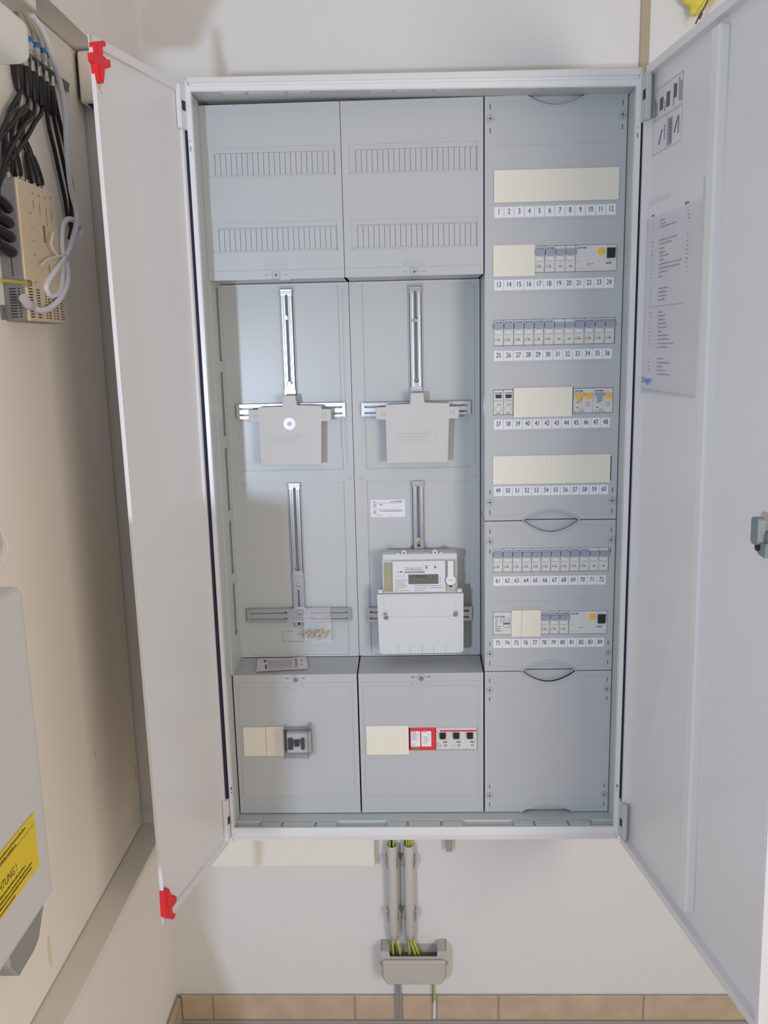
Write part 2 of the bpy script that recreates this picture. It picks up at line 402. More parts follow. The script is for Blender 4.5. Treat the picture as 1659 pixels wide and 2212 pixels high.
# gasket strips beside the doors
gl = MB(); gl.add([(-0.0135, -0.004, 1.297), (-0.0070, 0.004, 1.297), (-0.0070, 0.012, 1.297), (-0.0135, 0.010, 1.297), (-0.0125, -0.004, 0.062), (-0.0042, 0.004, 0.062), (-0.0042, 0.012, 0.062), (-0.0125, 0.010, 0.062)], [(0, 1, 2, 3), (4, 5, 6, 7), (0, 1, 5, 4), (1, 2, 6, 5), (2, 3, 7, 6), (3, 0, 4, 7)])
obj('gasket', gl, navy, CAB, label='dark blue foam gasket')
gr = MB(); gr.add([(0.7590, 0.004, 1.287), (0.7645, -0.004, 1.287), (0.7645, 0.010, 1.287), (0.7590, 0.012, 1.287), (0.7572, 0.004, 0.058), (0.7645, -0.004, 0.058), (0.7645, 0.010, 0.058), (0.7572, 0.012, 0.058)], [(0, 1, 2, 3), (4, 5, 6, 7), (0, 1, 5, 4), (1, 2, 6, 5), (2, 3, 7, 6), (3, 0, 4, 7)])
obj('gasket', gr, navy, CAB, label='dark blue foam gasket')
# left field side panel with breakout windows (the deep part behind the meter board)
wins = [rrect(0.100, 0.138, a, b, 0.003) for a, b in ((0.908, 1.045), (0.766, 0.888), (0.618, 0.742), (0.490, 0.598), (0.362, 0.470))]
SX = lambda a, b, h: (0.0005 + h, a, b)
obj('field_side_panel', MB().plate(rect(0.056, 0.150, 0.298, 1.053), wins, SX, 0.0045, 0.0005), inner_grey, CAB)
obj('side_backing', MB().box(-0.0012, 0.0002, 0.056, 0.15, 0.30, 1.05), side_recess_shade, CAB)  # darker backing paints the shade of deep recesses into the shallow windows

# doors ------------------------------------------------------------
def RD(s, z, h):      # right door: s from the hinge outwards, h towards the viewer; hangs with a slight twist
    return (0.7600 + s * (0.134 - 0.03 * (z - 0.68)) - 0.991 * h, -0.991 * s - 0.134 * h, z)
def LD(s, z, h):
    return (-0.0100 + s * (-0.25 - 0.02 * (z - 0.68)) + 0.968 * h, -0.968 * s - 0.25 * h, z)
def door(D, w, z0, z1, th):
    b = MB(); rim = 0.014
    b.box(0.0, w, z0, z1, -th, -th * 0.72, lambda a, q, h: D(a, q, h))
    def seg(a0, a1, q0, q1): b.rbox(a0, a1, q0, q1, -th * 0.78, 0.0, 0.0008, 2, lambda a, q, h: D(a, q, h))
    seg(0.0, w, z1 - rim, z1); seg(0.0, w, z0, z0 + rim); seg(w - (0.010 if th > 0.01 else 0.003), w, z0, z1); seg(0.0, 0.008, z0, z1)
    return b
ld = obj('door', door(LD, 0.249, -0.0335, 1.369, 0.0065), door_paint, CAB, label='narrow left door')
rd = obj('door', door(RD, 0.487, -0.0345, 1.3715, 0.0178), door_paint, CAB, label='wide right door')
mL = lambda a, b, h: LD(a, b, h)
mR = lambda a, b, h: RD(a, b, h)
clipT = [(0.2493, 1.3588), (0.2281, 1.3667), (0.2217, 1.366), (0.2224, 1.361), (0.2305, 1.3574), (0.2311, 1.3463), (0.2217, 1.3434), (0.2138, 1.345), (0.2141, 1.3354), (0.2189, 1.3326), (0.2288, 1.3325), (0.2315, 1.3186), (0.2357, 1.3077), (0.2484, 1.3082), (0.2498, 1.3301), (0.2546, 1.3335), (0.2555, 1.3425), (0.2487, 1.3462)]
clipB = [(0.2528, 0.0296), (0.2397, 0.0295), (0.2354, 0.0245), (0.2291, 0.0036), (0.2201, 0.0022), (0.2141, -0.0038), (0.2159, -0.0119), (0.2241, -0.0138), (0.231, -0.0137), (0.2316, -0.0226), (0.2218, -0.0327), (0.224, -0.0363), (0.2309, -0.0366), (0.2491, -0.0225), (0.2545, -0.0149)]
cb = MB().plate(clipT, [], mL, 0.004, -0.0055)
cb.rbox(0.236, 0.2405, 1.311, 1.3305, 0.002, 0.0065, 0.0015, 2, mL)
cb.rbox(0.2375, 0.2415, 1.345, 1.357, 0.002, 0.006, 0.0015, 2, mL)
obj('corner_clip', cb, red_pl, ld, label='red plastic corner clip at the top')
cb = MB().plate(clipB, [], mL, 0.004, -0.0055); cb.rbox(0.239, 0.2435, -0.012, 0.022, 0.002, 0.0065, 0.0015, 2, mL)
obj('corner_clip', cb, red_pl, ld, label='red plastic corner clip at the bottom')
c = LD(0.2285, 1.3025, -0.0047); nL = Vector((0.968, -0.25, 0)); nR = Vector((-0.991, -0.134, 0))
obj('plug', MB().cyl(c, nL, 0.0055, 0.002, 20), white_pl, ld)
def hinge(D, s0, s1, z0, z1, zs, parent):
    b = MB().rbox(s0, s1, z0, z1, -0.004, 0.0045, 0.0015, 2, lambda a, q, h: D(a, q, h))
    h = obj('hinge', b, frame_paint if parent is ld else inner_grey, parent)
    obj('hinge_slot', MB().rbox(s0 + 0.45 * (s1 - s0), s0 + 0.85 * (s1 - s0), zs, zs + 0.016, 0.003, 0.0052, 0.0008, 1, lambda a, q, h: D(a, q, h)), black_pl, h)
hinge(LD, -0.013, 0.018, 1.296, 1.366, 1.325, ld); hinge(LD, -0.012, 0.010, -0.022, 0.064, 0.012, ld)
hinge(RD, -0.004, 0.024, 1.286, 1.360, 1.318, rd); hinge(RD, -0.006, 0.022, -0.018, 0.056, 0.008, rd)
obj('stiffener', MB().rbox(0.2485, 0.2755, 0.006, 1.347, -0.0135, 0.004, 0.004, 3, mR), door_paint, rd)
# sticker with pictograms
st = obj('instruction_sticker', MB().quad(mR, 0.014, 0.127, 1.230, 1.330, -0.0125), mat('sticker_film', (214, 212, 214), 0.4), rd, label='printed sticker with lock pictograms')
b = MB()
for a0, a1, q0, q1 in ((0.014, 0.127, 1.3292, 1.330), (0.014, 0.127, 1.230, 1.2308), (0.014, 0.0147, 1.230, 1.330), (0.1263, 0.127, 1.230, 1.330), (0.014, 0.127, 1.2835, 1.2841), (0.014, 0.127, 1.2815, 1.2821), (0.071, 0.0716, 1.230, 1.282)):
    b.quad(mR, a0, a1, q0, q1, -0.0122)
obj('print_lines', b, ink_lt, st)
b = MB()
for a, w, q0, q1 in ((0.018, 0.006, 1.288, 1.317), (0.026, 0.005, 1.289, 1.309), (0.058, 0.004, 1.289, 1.305), (0.092, 0.004, 1.288, 1.322), (0.112, 0.004, 1.291, 1.325), (0.118, 0.006, 1.289, 1.318), (0.060, 0.004, 1.246, 1.268), (0.112, 0.006, 1.243, 1.270), (0.074, 0.018, 1.233, 1.274)):
    b.quad(mR, a, a + w, q0, q1, -0.0122)
obj('print_lines', b, stripe_grey, st)
pm = mat('print_dark', (96, 94, 104), 0.6)
for a, w, q0, q1 in ((0.040, 0.013, 1.294, 1.313), (0.066, 0.013, 1.293, 1.315), (0.095, 0.010, 1.299, 1.319)): obj('pictogram_cabinet', MB().quad(mR, a, a + w, q0, q1, -0.0120), pm, st)
for a, q in ((0.038, 1.243), (0.098, 1.248)): obj('pictogram_tool', MB().poly(mR, [(a, q), (a + 0.004, q - 0.001), (a + 0.016, q + 0.020), (a + 0.013, q + 0.021)], -0.0120), pm, st)
b = MB()
for i in range(7): b.quad(mR, 0.082, 0.082 + random.uniform(0.003, 0.007), 1.238 + i * 0.005, 1.2405 + i * 0.005, -0.0120)
obj('pictogram_text', b, pm, st)
# lock
lk = obj('lock', MB().rbox(0.4475, 0.474, 0.655, 0.684, -0.0130, 0.010, 0.003, 3, mR).rbox(0.4355, 0.452, 0.6655, 0.6730, -0.002, 0.006, 0.0025, 3, mR).plate([(0.446, 0.672), (0.448, 0.664), (0.456, 0.655), (0.472, 0.653), (0.474, 0.672)], [], mR, 0.014, -0.012), lock_grey, rd, label='grey lock with lever')
obj('lever', MB().plate(rrect(0.4470, 0.4640, 0.668, 0.7035, 0.005), [], mR, 0.020, 0.010), lock_grey, lk)
obj('lever_cap', MB().cyl(RD(0.466, 0.700, -0.013), nR, 0.011, 0.012, 20), conduit_grey, lk)
obj('bolt_head', MB().cyl(RD(0.4555, 0.664, 0.012), nR, 0.005, 0.004, 12), black_pl, lk)
b = MB().quad(mR, 0.4690, 0.4697, 0.612, 0.642, -0.0122).quad(mR, 0.461, 0.484, 0.6105, 0.6113, -0.0122).quad(mR, 0.464, 0.484, 0.606, 0.6068, -0.0122).quad(mR, 0.467, 0.484, 0.602, 0.6028, -0.0122)
obj('earth_mark', b, ink_lt, rd, label='printed earth symbol')

# document pocket and list -------------------------------------------------
pk = thing('document_pocket', 'clear document pocket stuck to the inside of the right door', 'pocket', RD(0.1, 0.842, -0.012))
obj('pocket_back', MB().box(0.004, 0.218, 0.842, 1.160, -0.0125, -0.0122, mR), mat('pocket_back_film', (208, 207, 212), 0.35), pk)
obj('pocket_front', MB().plate([(0.004, 0.842), (0.218, 0.842), (0.218, 1.130), (0.004, 1.130)], [], mR, -0.0085, -0.0088), pocket_clear, pk)
obj('pocket_edge', MB().rbox(0.003, 0.219, 0.8405, 0.8445, -0.0128, -0.008, 0.001, 1, mR).rbox(0.003, 0.006, 0.842, 1.150, -0.0128, -0.0085, 0.001, 1, mR).rbox(0.216, 0.219, 0.842, 1.160, -0.0128, -0.0085, 0.001, 1, mR), mat('pocket_rim', (196, 196, 202), 0.35), pk)
b = MB(); text(b, 'hager', mR, 0.0185, 0.857, 0.0155, -0.0080, 0.95, bold=0.0004)
b.quad(mR, 0.011, 0.0135, 0.857, 0.8600, -0.0080).quad(mR, 0.011, 0.0135, 0.8630, 0.8660, -0.0080)
obj('lettering', b, ink_cyan, pk, label='blue lettering')
sh = thing('circuit_list', 'typed sheet of circuit names sitting in the clear door pocket', 'paper', RD(0.1, 0.85, -0.011))
obj('sheet', MB().plate([(0.009, 0.848), (0.190, 0.848), (0.190, 1.1505), (0.009, 1.1505)], [], mR, -0.0114, -0.0118), mat('list_paper', (220, 218, 221), 0.7, var=0.01), sh)
rows = [(0.059, 1.1213, 0.0801), (0.0595, 1.1155, 0.0827), (0.0599, 1.1105, 0.1235), (0.0596, 1.0899, 0.1272), (0.0601, 1.084, 0.1079), (0.0599, 1.0766, 0.079), (0.0604, 1.0702, 0.0837), (0.0609, 1.0645, 0.0965), (0.0615, 1.0581, 0.0805), (0.0608, 1.0515, 0.1477), (0.06, 1.0452, 0.1413), (0.0606, 1.039, 0.0942), (0.0612, 1.0319, 0.0782), (0.062, 1.0128, 0.1017), (0.0625, 1.0069, 0.094), (0.063, 1.0009, 0.0925), (0.0627, 0.9942, 0.0901), (0.0644, 0.9745, 0.0814), (0.064, 0.9686, 0.0935), (0.0646, 0.9621, 0.092), (0.0651, 0.9558, 0.0967), (0.0648, 0.9495, 0.1005), (0.0654, 0.9429, 0.0824), (0.0651, 0.9366, 0.1089), (0.0647, 0.9304, 0.1126), (0.0644, 0.9235, 0.1439), (0.065, 0.9175, 0.1047), (0.0657, 0.8985, 0.0919), (0.0658, 0.892, 0.1257), (0.0664, 0.8856, 0.0876), (0.0664, 0.8794, 0.1001), (0.0666, 0.8729, 0.1324)]
b = MB()
for a, q, e in rows:
    scribble(b, mR, a, q - 0.0012, e - a, 0.0026, -0.0111)
    scribble(b, mR, 0.0275 + random.uniform(0, 0.003), q - 0.0012, random.choice((0.003, 0.006)), 0.0026, -0.0111)
    scribble(b, mR, 0.162 + random.uniform(0, 0.003), q - 0.0012, random.choice((0.003, 0.005, 0.008)), 0.0026, -0.0111)
scribble(b, mR, 0.152, 1.1315, 0.015, 0.004, -0.0111); scribble(b, mR, 0.0225, 1.132, 0.012, 0.003, -0.0111)
obj('typing', b, ink_grey, sh)
obj('rule', MB().quad(mR, 0.0247, 0.178, 0.9840, 0.9848, -0.0110), ink_grey, sh)

# ------------------------------------------------------------------ covers
YC = 0.056
mC = FY(YC)
def arc_notch(zc, up, x0, x1, d, n=14):
    """points along a shallow finger-grip arc from x0 to x1 dipping d from zc"""
    return [(x0 + (x1 - x0) * i / n, zc + (1 if up else -1) * d * math.sin(math.pi * i / n) ** 0.85) for i in range(n + 1)]
def screw(parent, x, z, y=YC, r=0.0065, rot=0.0):
    s = obj('cover_screw', MB().cyl((x, y + 0.001, z), (0, -1, 0), r, 0.0022, 20), cover_grey, parent)
    m = FY(y - 0.0012)
    cs, sn = math.cos(rot), math.sin(rot)
    b = MB()
    for (l, w) in ((0.0042, 0.0005), (0.0005, 0.0042)):
        P = [(x + p * cs - q * sn, z + p * sn + q * cs) for p, q in ((-l, -w), (l, -w), (l, w), (-l, w))]
        b.poly(m, P, 0.0002)
    obj('screw_cross', b, dark_gap, s)
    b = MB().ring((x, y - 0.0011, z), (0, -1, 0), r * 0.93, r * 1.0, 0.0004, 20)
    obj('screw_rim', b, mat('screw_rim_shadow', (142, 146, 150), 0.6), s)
def marks(parent, x, zs, vert=True):
    b = MB()
    for z in zs:
        b.quad(mC, x - 0.0006, x + 0.0006, z - 0.0042, z + 0.0042, 0.0003)
    obj('slot_mark', b, dark_gap, parent)
NUMLAB = None
def number_strip(parent, n0, zc):
    X0, w = 0.5177, 0.2145 / 12
    for i in range(12):
        a = X0 + i * w
        o = obj('number_label', MB().rbox(a + 0.0003, a + w - 0.0003, YC - 0.0008, YC + 0.0002, zc - 0.0093, zc + 0.0093, 0.0003, 1), label_white, parent)
        b = MB(); text(b, str(n0 + i), FY(YC - 0.0008), a + w / 2, zc - 0.0030, 0.0128, 0.0002, 0.72, 'c', bold=0.00010)
        obj('numeral', b, mat('numeral_ink', (62, 64, 72), 0.7), o)
def hole(x0, x1, z0, z1): return rect(x0, x1, z0, z1)
MX0, MW = 0.5175, 0.01818
ROWZ = [1.2003, 1.0753, 0.948, 0.823, 0.697, 0.523, 0.398]
def side_cover(label, z0, z1, top_d, bot_d, holes, screws, strips):
    t = thing('field_cover', label, 'cover', (0.625, 0.1, z0))
    a, b_ = 0.5015, 0.7475
    out = [(a, z0 + 0.0008), (0.572, z0 + 0.0008)]
    if bot_d: out += arc_notch(z0 + 0.0008, True, 0.572, 0.680, bot_d)[1:]
    else: out += [(0.680, z0 + 0.0008)]
    out += [(b_, z0 + 0.0008), (b_, z1 - 0.0008), (0.680, z1 - 0.0008)]
    if top_d: out += list(reversed(arc_notch(z1 - 0.0008, False, 0.572, 0.680, top_d)))[1:]
    else: out += [(0.572, z1 - 0.0008)]
    out += [(a, z1 - 0.0008)]
    fb = MB().plate(out, holes, mC, 0.0, -0.003)
    fb.box(a, a + 0.002, YC + 0.003, 0.148, z0 + 0.001, z1 - 0.001).box(b_ - 0.002, b_, YC + 0.003, 0.148, z0 + 0.001, z1 - 0.001)
    obj('front_plate', fb, cover_grey, t)
    for d, z, up in ((top_d, z1, False), (bot_d, z0, True)):
        if not d: continue
        zz = z - 0.0008 if not up else z + 0.0008
        P = arc_notch(zz, up, 0.572, 0.680, d)
        g = obj('grip_rim', MB().tube([(p[0], YC - 0.0004, p[1]) for p in P], 0.0020, 8, 2), cover_grey, t)
        obj('grip_dish', MB().plate([(p[0], p[1]) for p in P], [], FY(YC + 0.009), 0.0, -0.001), cover_grey, t)
        q = z - 0.0105 if not up else z + 0.0105
        obj('edge_step', MB().rbox(a + 0.006, 0.573, YC - 0.0006, YC + 0.001, q - 0.0006, q + 0.0006, 0.0003, 1).rbox(0.680, b_ - 0.006, YC - 0.0006, YC + 0.001, q - 0.0006, q + 0.0006, 0.0003, 1), cover_grey, t)
    for z, kind in screws:
        for x in (0.5110, 0.7395):
            screw(t, x, z, rot=random.uniform(-0.25, 0.25))
            marks(t, x, (z + 0.0195, z - 0.0195))
    for n0, zc in strips: number_strip(t, n0, zc)
    return t
WX0, WX1 = 0.5172, 0.7364
h5 = [hole(WX0, WX1, z - 0.0232, z + 0.0232) for z in ROWZ[:5]]
c1 = side_cover('tall light grey cover on the right holding number rows one to sixty', 0.6, 1.35, 0.0185, 0.0195, h5, [(1.3128, 0), (0.636, 0)], [(1 + 12 * i, 1.1571 - 0.125 * i) for i in range(5)])
for z in (1.268, 1.143, 1.018, 0.893, 0.768):
    obj('moulded_step', MB().box(0.520, 0.735, YC - 0.0003, YC + 0.001, z, z + 0.0006), ridge, c1)
h2 = [hole(WX0, WX1, z - 0.0232, z + 0.0232) for z in ROWZ[5:]]
c2 = side_cover('light grey cover on the right with number rows sixty-one to eighty-four', 0.3, 0.6, 0.0232, 0.019, h2, [(0.5605, 0), (0.3365, 0)], [(61, 0.4824), (73, 0.3574)])
obj('moulded_step', MB().box(0.520, 0.735, YC - 0.0003, YC + 0.001, 0.4425, 0.4431), ridge, c2)
c3 = side_cover('blank light grey cover at the bottom right of the cabinet', 0.0, 0.3, 0.0230, 0.016, [], [(0.2615, 0), (0.0367, 0)], [])

# two upper covers with breakout strips
def top_cover(label, x0, x1, xs, ra):
    t = thing('terminal_cover', label, 'cover', ((x0 + x1) / 2, 0.1, 1.052))
    rb = x1 - 0.0105
    strips = ((1.2285, 1.2780), (1.1005, 1.1520))
    fb = MB().plate(rect(x0, x1, 1.0525, 1.349), [rect(ra, rb, a, b) for a, b in strips], mC, 0.0, -0.003)
    fb.box(x0, x1, YC + 0.003, 0.148, 1.0525, 1.055)
    fb.box(x0, x0 + 0.002, YC + 0.003, 0.148, 1.0525, 1.349).box(x1 - 0.002, x1, YC + 0.003, 0.148, 1.0525, 1.349)
    obj('front_plate', fb, cover_grey, t)
    obj('breakout_backing', MB().box(ra - 0.002, rb + 0.002, YC + 0.0030, YC + 0.005, 1.0985, 1.28), recess, t)
    n = 22; src = None
    x_a = ra + 0.012; w = (rb - 0.002 - x_a) / n
    for a, b in strips:
        obj('breakout_frame', MB().box(ra, x_a - 0.0012, YC + 0.0012, YC + 0.0029, a, b).box(x_a - 0.0012, rb, YC + 0.0012, YC + 0.0029, b - 0.009, b), cover_grey, t)
        obj('breakout_lip', MB().rbox(ra + 0.001, rb - 0.001, YC - 0.0008, YC + 0.003, a, a + 0.003, 0.001, 2), cover_grey, t)
        for i in range(n):
            if src is None:
                src = obj('breakout_tab', MB().rbox(x_a, x_a + w - 0.0008, YC + 0.0014, YC + 0.0029, a + 0.0015, b - 0.0092, 0.0003, 1), cover_grey, t); s0 = (x_a, a)
            else: linked('breakout_tab', src, t, (x_a + i * w - s0[0], 0, a - s0[1]))
    obj('fold_line', MB().box(x0 + 0.002, x1 - 0.002, YC - 0.0002, YC + 0.001, 1.0683, 1.0689), seam, t)
    obj('finger_grip', MB().plate(rrect(xs - 0.019, xs + 0.019, 1.0710, 1.0785, 0.002), [rrect(xs - 0.016, xs + 0.016, 1.0725, 1.0790 - 0.002, 0.0015)], mC, 0.0012, -0.001), cover_grey, t)
    screw(t, xs, 1.0597, r=0.0075, rot=0.15)
    b = MB()
    for s in (-1, 1): b.quad(mC, xs + s * 0.017 - 0.0038, xs + s * 0.017 + 0.0038, 1.0588, 1.0606, 0.0003)
    obj('slot_mark', b, seam, t)
    return t
top_cover('upper left light grey cover with ribbed breakout strips above the empty meter place', 0.0032, 0.2497, 0.1264, 0.0148)
top_cover('upper middle light grey cover with ribbed breakout strips beside number row one', 0.2507, 0.4992, 0.3755, 0.2640)

def low_cover(label, x0, x1, xs, holes):
    t = thing('terminal_cover', label, 'cover', ((x0 + x1) / 2, 0.1, 0.0))
    fb = MB().plate(rect(x0, x1, 0.001, 0.298), holes, mC, 0.0, -0.003)
    fb.add([(x0, YC + 0.003, 0.298), (x1, YC + 0.003, 0.298), (x1, 0.148, 0.3), (x0, 0.148, 0.3), (x0, YC + 0.003, 0.2955), (x1, YC + 0.003, 0.2955), (x1, 0.148, 0.2975), (x0, 0.148, 0.2975)], [(0, 1, 2, 3), (4, 5, 6, 7), (0, 1, 5, 4), (1, 2, 6, 5), (2, 3, 7, 6), (3, 0, 4, 7)])
    fb.box(x0, x0 + 0.002, YC + 0.003, 0.148, 0.001, 0.296).box(x1 - 0.002, x1, YC + 0.003, 0.148, 0.001, 0.296)
    obj('front_plate', fb, cover_grey, t)
    a0, a1, b0, b1 = x0 + 0.0095, x1 - 0.0105, 0.0375, 0.2712
    obj('raised_border', MB().plate(rect(a0 - 0.001, a1 + 0.001, b0 - 0.001, b1 + 0.001), [rect(a0, a1, b0, b1)], mC, 0.0007, -0.001), cover_grey, t)
    obj('fold_line', MB().box(x0 + 0.002, x1 - 0.002, YC - 0.0002, YC + 0.001, 0.2808, 0.2813), seam, t)
    gp = [(xs - 0.017 + 0.034 * i / 10, 0.2765 - 0.0075 * math.sin(math.pi * i / 10)) for i in range(11)]
    obj('finger_grip', MB().tube([(p[0], YC - 0.0006, p[1]) for p in gp], 0.0017, 8, 2).plate(gp, [], mC, 0.0012, -0.001), cover_grey, t)
    screw(t, xs, 0.2902, r=0.0070, rot=0.0)
    obj('screw_seal', MB().cyl((xs + 0.001, YC - 0.0012, 0.2868), (0, -1, 0), 0.0040, 0.0016, 12), seal_grey, t)
    b = MB()
    for s in (-1, 1): b.quad(mC, xs + s * 0.0155 - 0.0035, xs + s * 0.0155 + 0.0035, 0.2896, 0.2908, 0.0003)
    obj('slot_mark', b, dark_gap, t)
    return t
low_cover('lower left light grey cover with a clear boxed switch under the screw bag', 0.0050, 0.2502, 0.1288, [rect(0.021, 0.157, 0.1360, 0.1825)])
low_cover('lower middle light grey cover around the red surge arrester', 0.2532, 0.4985, 0.3761, [rect(0.267, 0.4862, 0.1358, 0.1838)])

# ------------------------------------------------------------------ DIN devices
DY = YC - 0.0006        # device front plane
mD = FY(DY)
def small_print(mb, a0, a1, b0, b1, rows, hgt, m=mD, h=0.0003):
    for i in range(rows):
        z = b1 - (b1 - b0) * (i + 0.5) / rows
        scribble(mb, m, a0, z, (a1 - a0) * random.uniform(0.6, 1.0), hgt, h)
def pole(t, x, zc, logo=True, printed=True, w=0.01770):
    x0, x1 = x + 0.00025, x + w
    zt, zb = zc + 0.0226, zc - 0.0226
    body = MB().rbox(x0, x1, DY, DY + 0.02, zb, zt, 0.0006, 1)
    body.rbox(x0 + 0.0012, x1 - 0.0012, DY - 0.0010, DY + 0.004, zb + 0.0005, zb + 0.0085, 0.0008, 1)
    obj('body', body, breaker_white, t)
    # toggle: wedge with a rounded lower edge
    P = []; n = 6
    for i in range(n + 1):
        u = i / n; P.append((x0 + 0.0003 + (x1 - x0 - 0.0006) * u, zt - 0.0150 - 0.0018 * math.sin(math.pi * u)))
    P += [(x1 - 0.0003, zt - 0.0062), (x0 + 0.0003, zt - 0.0062)]
    tg = MB().plate(P, [], mD, 0.0060, -0.001)
    obj('toggle', tg, toggle_grey, t)
    obj('marker_window', MB().rbox(x0 + 0.0030, x1 - 0.0030, DY - 0.0008, DY + 0.001, zt - 0.0250, zt - 0.0175, 0.0004, 1), breaker_win, t)
    b = MB().quad(mD, x0 + 0.0014, x1 - 0.0032, zt - 0.0262, zt - 0.0254, 0.0003)
    obj('marker_line', b, ink_lt, t)
    obj('indicator', MB().quad(mD, x0 + 0.0066, x0 + 0.0112, zt - 0.0360, zt - 0.0345, 0.0004), red_ind, t)
    b = MB()
    if logo:
        lg = MB(); text(lg, 'EATON', mD, x0 + 0.0014, zt - 0.0050, 0.0040, 0.0003, 1.02, slant=0.18, bold=0.00022)
        obj('lettering', lg, ink_blue, t)
    if printed:
        pr_ = MB(); scribble(pr_, mD, x0 + 0.0045, zt - 0.0325, 0.0060, 0.0010, 0.0003)
        scribble(pr_, mD, x0 + 0.0015, zt - 0.0350, 0.0030, 0.0012, 0.0003); scribble(pr_, mD, x0 + 0.0018, zt - 0.0365, 0.0022, 0.0008, 0.0003)
        obj('rating_print', pr_, ink_grey, t)
def bx(i): return MX0 + i * MW
single = thing('circuit_breaker', 'single grey lever circuit breaker above number seventeen', 'circuit breaker', (bx(4) + 0.009, DY + 0.02, ROWZ[1] - 0.0226), 'one-pole circuit breakers')
pole(single, bx(4), ROWZ[1])
places = [(2, i, 25 + i) for i in (0, 1, 2, 3, 4, 8, 9, 10, 11)] + [(5, i, 61 + i) for i in range(9)] + [(6, i, 73 + i) for i in (5, 6, 7)]
for r, i, n in places:
    dup(single, (bx(i) - bx(4), 0, ROWZ[r] - ROWZ[1]), 'single grey lever circuit breaker above number ' + nw(n))
triple = thing('three_pole_breaker', 'three-pole circuit breaker with grey levers above numbers eighteen to twenty', 'circuit breaker', (bx(6) + 0.009, DY + 0.02, ROWZ[1] - 0.0226), 'three-pole circuit breakers')
for q in range(3): pole(triple, bx(5 + q), ROWZ[1], q == 0, q == 0, 0.0180)
dup(triple, (0, 0, ROWZ[2] - ROWZ[1]), 'three-pole circuit breaker with grey levers above numbers thirty to thirty-two')
dup(triple, (bx(9) - bx(5), 0, ROWZ[5] - ROWZ[1]), 'three-pole circuit breaker with grey levers above numbers seventy to seventy-two')

def rcd(i, zc, label):
    x0, x1 = bx(i) + 0.0005, bx(i + 4) + 0.0002
    t = thing('residual_current_switch', label, 'circuit breaker', ((x0 + x1) / 2, DY + 0.02, zc - 0.0226), 'wide residual current switches')
    zt, zb = zc + 0.0226, zc - 0.0226; w = x1 - x0; H = 0.0452
    obj('body', MB().rbox(x0, x1, DY, DY + 0.02, zb, zt, 0.0006, 1).rbox(x0 + 0.0008, x1 - 0.0008, DY - 0.0006, DY + 0.004, zb + 0.0004, zb + 0.0055, 0.0005, 1), breaker_white, t)
    lg = MB(); text(lg, 'EATON', mD, x0 + 0.0022, zt - 0.0062, 0.0044, 0.0003, 1.02, slant=0.18, bold=0.00022)
    obj('lettering', lg, ink_blue, t)
    obj('test_button', MB().cyl((x0 + 0.61 * w, DY, zt - 0.25 * H), (0, -1, 0), 0.0058, 0.0022, 24), button_yellow, t)
    sx0, sx1 = x0 + 0.745 * w, x0 + 0.955 * w
    obj('toggle_recess', MB().plate(rect(sx0 - 0.001, sx1 + 0.001, zt - 0.0245, zt - 0.0050), [rect(sx0, sx1, zt - 0.0235, zt - 0.0060)], mD, 0.0012, -0.001), breaker_win, t)
    obj('toggle', MB().plate([(sx0 + 0.0008, zt - 0.0232), (sx1 - 0.0016, zt - 0.0232), (sx1 - 0.0016, zt - 0.0100), (sx1 - 0.0002, zt - 0.0062), (sx0, zt - 0.0062), (sx0 + 0.0008, zt - 0.0100)], [], mD, 0.0065, 0.0), black_pl, t)
    obj('indicator', MB().quad(mD, x0 + 0.73 * w, x0 + 0.87 * w, zt - 0.0325, zt - 0.0308, 0.0003), red_ind, t)
    p = MB(); scribble(p, mD, x0 + 0.035 * w, zt - 0.0280, 0.005, 0.0009, 0.0003); scribble(p, mD, x0 + 0.27 * w, zt - 0.0325, 0.012, 0.0010, 0.0003)
    scribble(p, mD, x0 + 0.29 * w, zt - 0.0345, 0.004, 0.0010, 0.0003); scribble(p, mD, x0 + 0.03 * w, zt - 0.0405, 0.004, 0.0014, 0.0003); scribble(p, mD, x0 + 0.11 * w, zt - 0.0408, 0.012, 0.0014, 0.0003)
    obj('rating_print', p, ink_grey, t)
rcd(8, ROWZ[1], 'wide switch with yellow button and black lever above numbers twenty-one to twenty-four')
rcd(8, ROWZ[6], 'wide switch with yellow button and black lever above numbers eighty-one to eighty-four')

